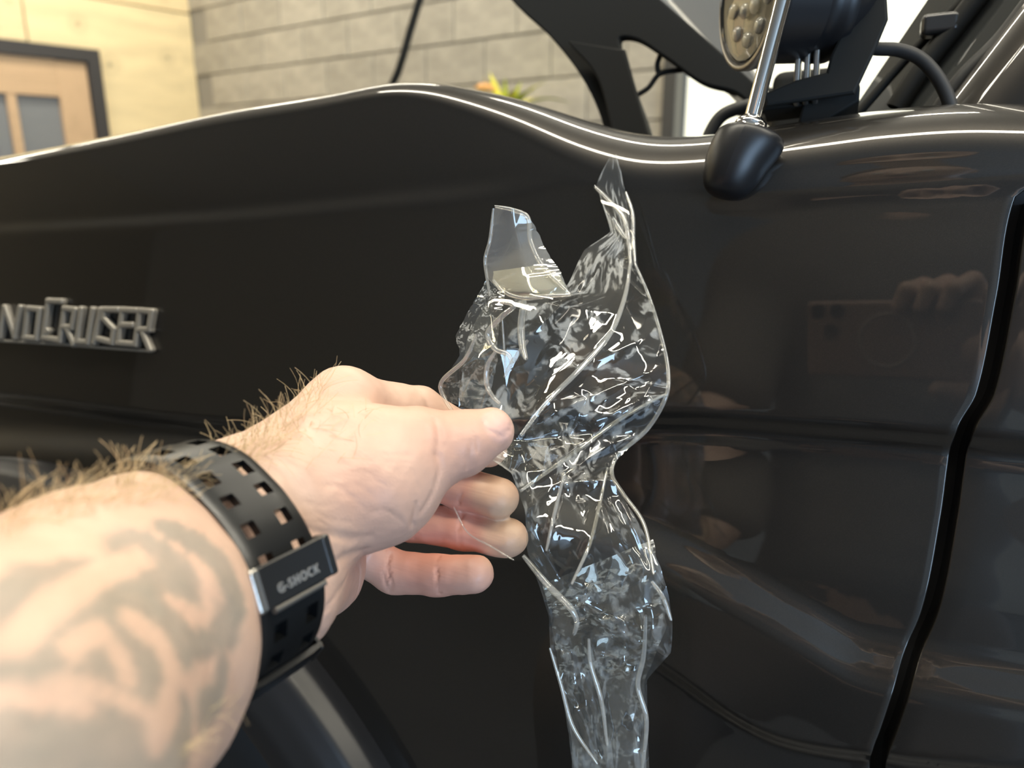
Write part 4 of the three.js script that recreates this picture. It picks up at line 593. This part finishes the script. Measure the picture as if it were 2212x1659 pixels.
// ================================================================ THE FILM
{
  const film = thing('protective_film', 'crumpled clear film peeling off the dark car panel into the pinching fingers', 'plastic film');
  const fwd = V(0, 0, -1).transformDirection(camera.matrixWorld), panelDepth = (px, py) => { const p = C(px, py, 0.0), q = C(px, py, skin(p.x, p.y)).applyMatrix4(carM); return q.sub(eye).dot(fwd); };
  const milk = dataTex(512, (u, v) => { const w1 = 0.25 * fbm(u * 9, v * 22, 11, 3), w2 = 0.12 * fbm(u * 9, v * 22, 21, 3), a = fbm((u + w1) * 6 + v * 6, (v + w2) * 30 - u * 2, 2, 4), b = fbm((u + w2) * 24 + v * 30, (v + w1 * 0.3) * 105 - u * 9, 8, 3), patch = sm(0.45, 0.56, a) * sm(0.34, 0.56, b) * 0.26 * (0.45 + 0.55 * sm(0.62, 0.5, v)); const fine = sm(0.62, 0.7, fbm(u * 60, v * 110, 5, 2)) * 0.05; return 0.975 - patch - fine; }, false);
  const filmM = phys({ color: rgb(0.86, 0.85, 0.8), transmission: 1, transmissionMap: milk, thickness: 0, roughness: 0.035, ior: 1.85, side: THREE.DoubleSide });
  const creamM = phys({ color: rgb(0.92, 0.88, 0.72), transmission: 0.8, thickness: 0, roughness: 0.06, ior: 1.85, side: THREE.DoubleSide });
  const edgeM = phys({ color: rgb(0.93, 0.92, 0.88), transmission: 0.86, thickness: 0, roughness: 0.05, ior: 1.75, side: THREE.DoubleSide });
  const folds = [];
  const fold = (pts, A, w) => folds.push({ p: pts, A, w, x0: Math.min(...pts.map((q) => q[0])) - 6 * w, x1: Math.max(...pts.map((q) => q[0])) + 6 * w, y0: Math.min(...pts.map((q) => q[1])) - 6 * w, y1: Math.max(...pts.map((q) => q[1])) + 6 * w });
  fold([[1372, 520], [1355, 620], [1320, 710], [1240, 800], [1150, 895], [1095, 980]], 0.008, 20); fold([[1440, 700], [1370, 740], [1250, 800]], 0.0025, 9); fold([[1442, 790], [1340, 830], [1200, 890], [1120, 960]], 0.005, 13); fold([[1440, 850], [1360, 890], [1250, 960], [1130, 1050]], 0.006, 14);
  fold([[1400, 930], [1320, 960], [1230, 1020], [1140, 1100]], 0.005, 11); fold([[1215, 1030], [1195, 1110], [1180, 1200]], 0.004, 9); fold([[1310, 1010], [1295, 1090], [1270, 1180], [1230, 1260]], 0.005, 10); fold([[1320, 1010], [1340, 1080], [1380, 1160], [1410, 1240]], 0.005, 11); fold([[1300, 1080], [1330, 1150], [1380, 1240]], 0.004, 9);
  fold([[1130, 1190], [1180, 1250], [1240, 1320], [1250, 1345]], 0.005, 9); fold([[1230, 1290], [1300, 1320], [1400, 1370]], 0.006, 9); fold([[1240, 1320], [1330, 1370], [1395, 1400]], 0.005, 9); fold([[1275, 1355], [1275, 1420], [1300, 1500], [1315, 1620]], 0.006, 11); fold([[1390, 1320], [1395, 1400], [1375, 1480], [1395, 1560], [1390, 1659]], 0.008, 11);
  fold([[1280, 1410], [1350, 1430], [1380, 1440]], 0.005, 10); fold([[1190, 1360], [1220, 1420], [1245, 1500]], 0.004, 8); fold([[1215, 1480], [1260, 1560], [1300, 1640]], 0.005, 9); fold([[1250, 1440], [1270, 1540], [1300, 1650]], 0.004, 8); fold([[1290, 560], [1230, 640], [1150, 720]], 0.003, 10); fold([[1350, 600], [1270, 720], [1160, 820]], 0.0025, 8);
  for (let k = 0; k < 12; k++) { // small creases radiating from the pinch
    const a = rr(-0.95, 1.5), r0 = rr(40, 260), r1 = r0 + rr(60, 220), j = rr(-0.12, 0.12), P = (r, q) => [1110 + Math.cos(a + q) * r, 1060 + Math.sin(a + q) * r]; fold([P(r0, 0), P((r0 + r1) / 2, j), P(r1, j * 1.5)], rr(0.002, 0.0045) * (rnd() > 0.5 ? 1 : -1), rr(9, 16)); }
  for (let k = 0; k < 12; k++) { const x = rr(1200, 1420), y = rr(1250, 1640); fold([[x, y], [x + rr(-15, 25), y + rr(20, 60)], [x + rr(-20, 40), y + rr(70, 130)]], rr(0.002, 0.005) * (rnd() > 0.5 ? 1 : -1), rr(9, 15)); }
  const FACETS = [[0.62, 0.78, 240, 0.0026, 0.1], [0.97, -0.22, 200, 0.0024, 0.37], [0.95, 0.3, 83, 0.0004, 0.2]], tri = (t) => Math.asin(0.985 * Math.sin(2 * Math.PI * t)) / (Math.PI / 2);
  function relief(x, y) {
    const wx = 26 * (noise(x / 120, y / 120, 5) - 0.5), wy = 26 * (noise(x / 120, y / 120, 15) - 0.5);
    let d = 0.004 * (noise(x / 130, y / 160, 3) - 0.5);
    for (const [c, q, l, A, ph] of FACETS) d += A * tri(((x + wx) * c + (y + wy) * q) / l + ph);
    for (const f of folds) { if (x < f.x0 || x > f.x1 || y < f.y0 || y > f.y1) continue; let m = 1e9, tt = 0; const n = f.p.length - 1; for (let i = 0; i < n; i++) { const [ax, ay] = f.p[i], [bx, by] = f.p[i + 1], ux = bx - ax, uy = by - ay, t = clamp(((x - ax) * ux + (y - ay) * uy) / (ux * ux + uy * uy)), e = Math.hypot(x - ax - ux * t, y - ay - uy * t); if (e < m) { m = e; tt = (i + t) / n; } } d += 0.7 * f.A * Math.exp(-Math.sqrt(m * m + 9) / (1.35 * f.w)) * Math.min(1, 6 * Math.min(tt, 1 - tt) + 0.25); }
    return d;
  }
  function sheet(name, rows, nu, nv, mat, amp = 1, label) {
    const T = rows.map((r) => r[0]), bent = (k) => lineY(rows.map((r) => [r[0], r[k]])), straight = (k) => (v) => { let i = 0; while (i < rows.length - 2 && v > rows[i + 1][0]) i++; return lerp(rows[i][k], rows[i + 1][k], (v - rows[i][0]) / (rows[i + 1][0] - rows[i][0])); }, f = [1, 2, 3, 4, 5, 6].map((k) => { const a = bent(k), b = straight(k); return (v) => lerp(a(v), b(v), k < 5 ? 0.8 : 0.5); });
    const g = grid(nu, nv, (u, v, o) => {
      const lx = f[0](v), ly = f[1](v), rx = f[2](v), ry = f[3](v), e = Math.sin(Math.PI * u), jit = 3 * (noise(v * 40, u * 3, 2) - 0.5) * (1 - e);
      const x = lerp(lx, rx, u) + jit, y = lerp(ly, ry, u), off = lerp(f[4](v), f[5](v), u), free = clamp(off / 0.02);
      o.copy(at(x, y, panelDepth(x, y) - off - amp * free * relief(x, y)));
    });
    const m = mesh(name, g, mat, film); if (label) m.userData.label = label; return m;
  }
  sheet('main_sheet', [[0, 1318, 338, 1332, 333, 0.002, 0.002], [0.05, 1288, 400, 1352, 418, 0.003, 0.003], [0.1, 1318, 500, 1370, 520, 0.02, 0.015], [0.135, 1262, 540, 1378, 575, 0.04, 0.02], [0.19, 1215, 630, 1405, 640, 0.075, 0.04], [0.24, 1060, 640, 1421, 690, 0.11, 0.05], [0.31, 1012, 725, 1437, 770, 0.13, 0.058], [0.38, 1000, 790, 1443, 828, 0.138, 0.06], [0.45, 990, 880, 1441, 855, 0.145, 0.066], [0.5, 1010, 960, 1400, 925, 0.148, 0.08], [0.55, 1105, 1022, 1332, 995, 0.152, 0.1], [0.6, 1132, 1100, 1322, 1035, 0.152, 0.11], [0.66, 1140, 1192, 1365, 1105, 0.148, 0.108], [0.72, 1168, 1272, 1428, 1225, 0.135, 0.092], [0.78, 1186, 1335, 1454, 1335, 0.125, 0.085], [0.84, 1190, 1405, 1450, 1410, 0.115, 0.082], [0.885, 1210, 1480, 1398, 1470, 0.11, 0.08], [0.95, 1234, 1600, 1400, 1590, 0.1, 0.075], [1, 1240, 1740, 1406, 1740, 0.09, 0.07]], 240, 620, filmM);
  sheet('back_fold', [[0, 1172, 1262, 1412, 1165, 0.115, 0.075], [0.3, 1192, 1350, 1440, 1350, 0.105, 0.07], [0.6, 1212, 1470, 1392, 1475, 0.095, 0.068], [1, 1250, 1740, 1390, 1740, 0.08, 0.055]], 90, 200, filmM, -0.9, 'folded under layer of the clear film');
  sheet('top_flap', [[0, 1070, 446, 1122, 452, 0.112, 0.108], [0.2, 1062, 492, 1152, 482, 0.115, 0.105], [0.5, 1050, 556, 1184, 548, 0.118, 0.105], [0.75, 1052, 598, 1212, 588, 0.12, 0.105], [1, 1078, 628, 1232, 637, 0.12, 0.11]], 90, 110, edgeM, 1.2, 'curled flap of film standing up');
  sheet('flap_pocket', [[0, 1066, 586, 1168, 572, 0.125, 0.118], [0.4, 1064, 610, 1205, 590, 0.128, 0.118], [0.75, 1090, 632, 1222, 618, 0.128, 0.118], [1, 1128, 642, 1231, 637, 0.124, 0.116]], 70, 60, creamM, 1.4, 'cream tinted doubled pocket of film');
  sheet('side_wing', [[0, 1050, 606, 1092, 622, 0.12, 0.11], [0.3, 1014, 668, 1085, 668, 0.128, 0.12], [0.5, 984, 726, 1076, 716, 0.135, 0.128], [0.68, 994, 768, 1074, 780, 0.138, 0.132], [0.86, 955, 824, 1062, 842, 0.142, 0.138], [1, 962, 866, 1040, 890, 0.145, 0.142]], 70, 160, filmM, 1, 'thin side wing of film beside the fingers');
  // rolled edges and tight folds stand up as thin beads
  const bead = (pts, off, r) => mesh('rolled_edge', tube(pts.map(([x, y], i) => at(x, y, panelDepth(x, y) - (Array.isArray(off) ? lerp(off[0], off[1], i / (pts.length - 1)) : off))), r, pts.length * 12, 8, (t) => 0.25 + 0.75 * Math.pow(Math.sin(Math.PI * clamp(0.04 + 0.92 * t)), 0.4)), edgeM, film);
  bead([[1285, 403], [1322, 440], [1346, 468], [1358, 520], [1362, 570]], [0.006, 0.03], 0.0014); bead([[1352, 415], [1366, 460], [1368, 515], [1372, 570]], [0.006, 0.03], 0.0011); bead([[1323, 470], [1338, 495], [1352, 515]], [0.02, 0.024], 0.0014); bead([[1372, 570], [1400, 635], [1428, 725], [1443, 800], [1440, 852], [1400, 925], [1330, 990], [1322, 1025], [1345, 1065], [1390, 1130], [1412, 1240]], [0.034, 0.1], 0.0011);
  bead([[1362, 565], [1350, 640], [1318, 720], [1250, 800], [1180, 870], [1125, 940]], [0.045, 0.15], 0.0013); bead([[1440, 850], [1340, 905], [1230, 985], [1125, 1060]], [0.045, 0.15], 0.0011);
  bead([[1070, 446], [1110, 454], [1140, 470], [1146, 520], [1172, 575], [1210, 615], [1232, 637]], [0.122, 0.126], 0.0011); bead([[1232, 637], [1180, 640], [1130, 644], [1085, 628], [1066, 605]], 0.13, 0.001); bead([[1066, 450], [1058, 520], [1048, 560], [1052, 600], [1058, 640]], 0.128, 0.0008); bead([[1075, 650], [1110, 660], [1086, 682], [1054, 722], [1071, 755], [1098, 766], [1106, 784]], 0.142, 0.0013); bead([[1071, 758], [1053, 790], [1052, 832], [1066, 858], [1080, 872]], 0.146, 0.0011);
  bead([[1133, 646], [1126, 700], [1128, 745], [1136, 775]], [0.125, 0.135], 0.0017); bead([[1085, 690], [1089, 750], [1092, 800]], 0.14, 0.0005); bead([[1140, 735], [1105, 785], [1090, 815]], 0.148, 0.001); bead([[1030, 722], [1005, 775], [952, 830], [962, 865], [990, 905]], 0.15, 0.001);
  bead([[1220, 1020], [1200, 1100], [1180, 1190]], 0.15, 0.0008); bead([[1312, 1010], [1295, 1090], [1272, 1180], [1235, 1262]], [0.1, 0.14], 0.0009); bead([[1130, 1200], [1180, 1260], [1235, 1318], [1246, 1345], [1240, 1370]], 0.14, 0.0014); bead([[1408, 1256], [1432, 1290], [1450, 1340]], 0.095, 0.001); bead([[1272, 1380], [1275, 1430], [1298, 1510], [1312, 1610]], 0.125, 0.001); bead([[1395, 1330], [1390, 1420], [1378, 1480], [1396, 1550], [1388, 1660]], 0.1, 0.0012); bead([[1188, 1400], [1212, 1480], [1238, 1570], [1290, 1650]], 0.125, 0.0009); bead([[980, 1095], [1010, 1150], [1060, 1180], [1110, 1210]], 0.158, 0.0004);
}

renderer.render(scene, camera);
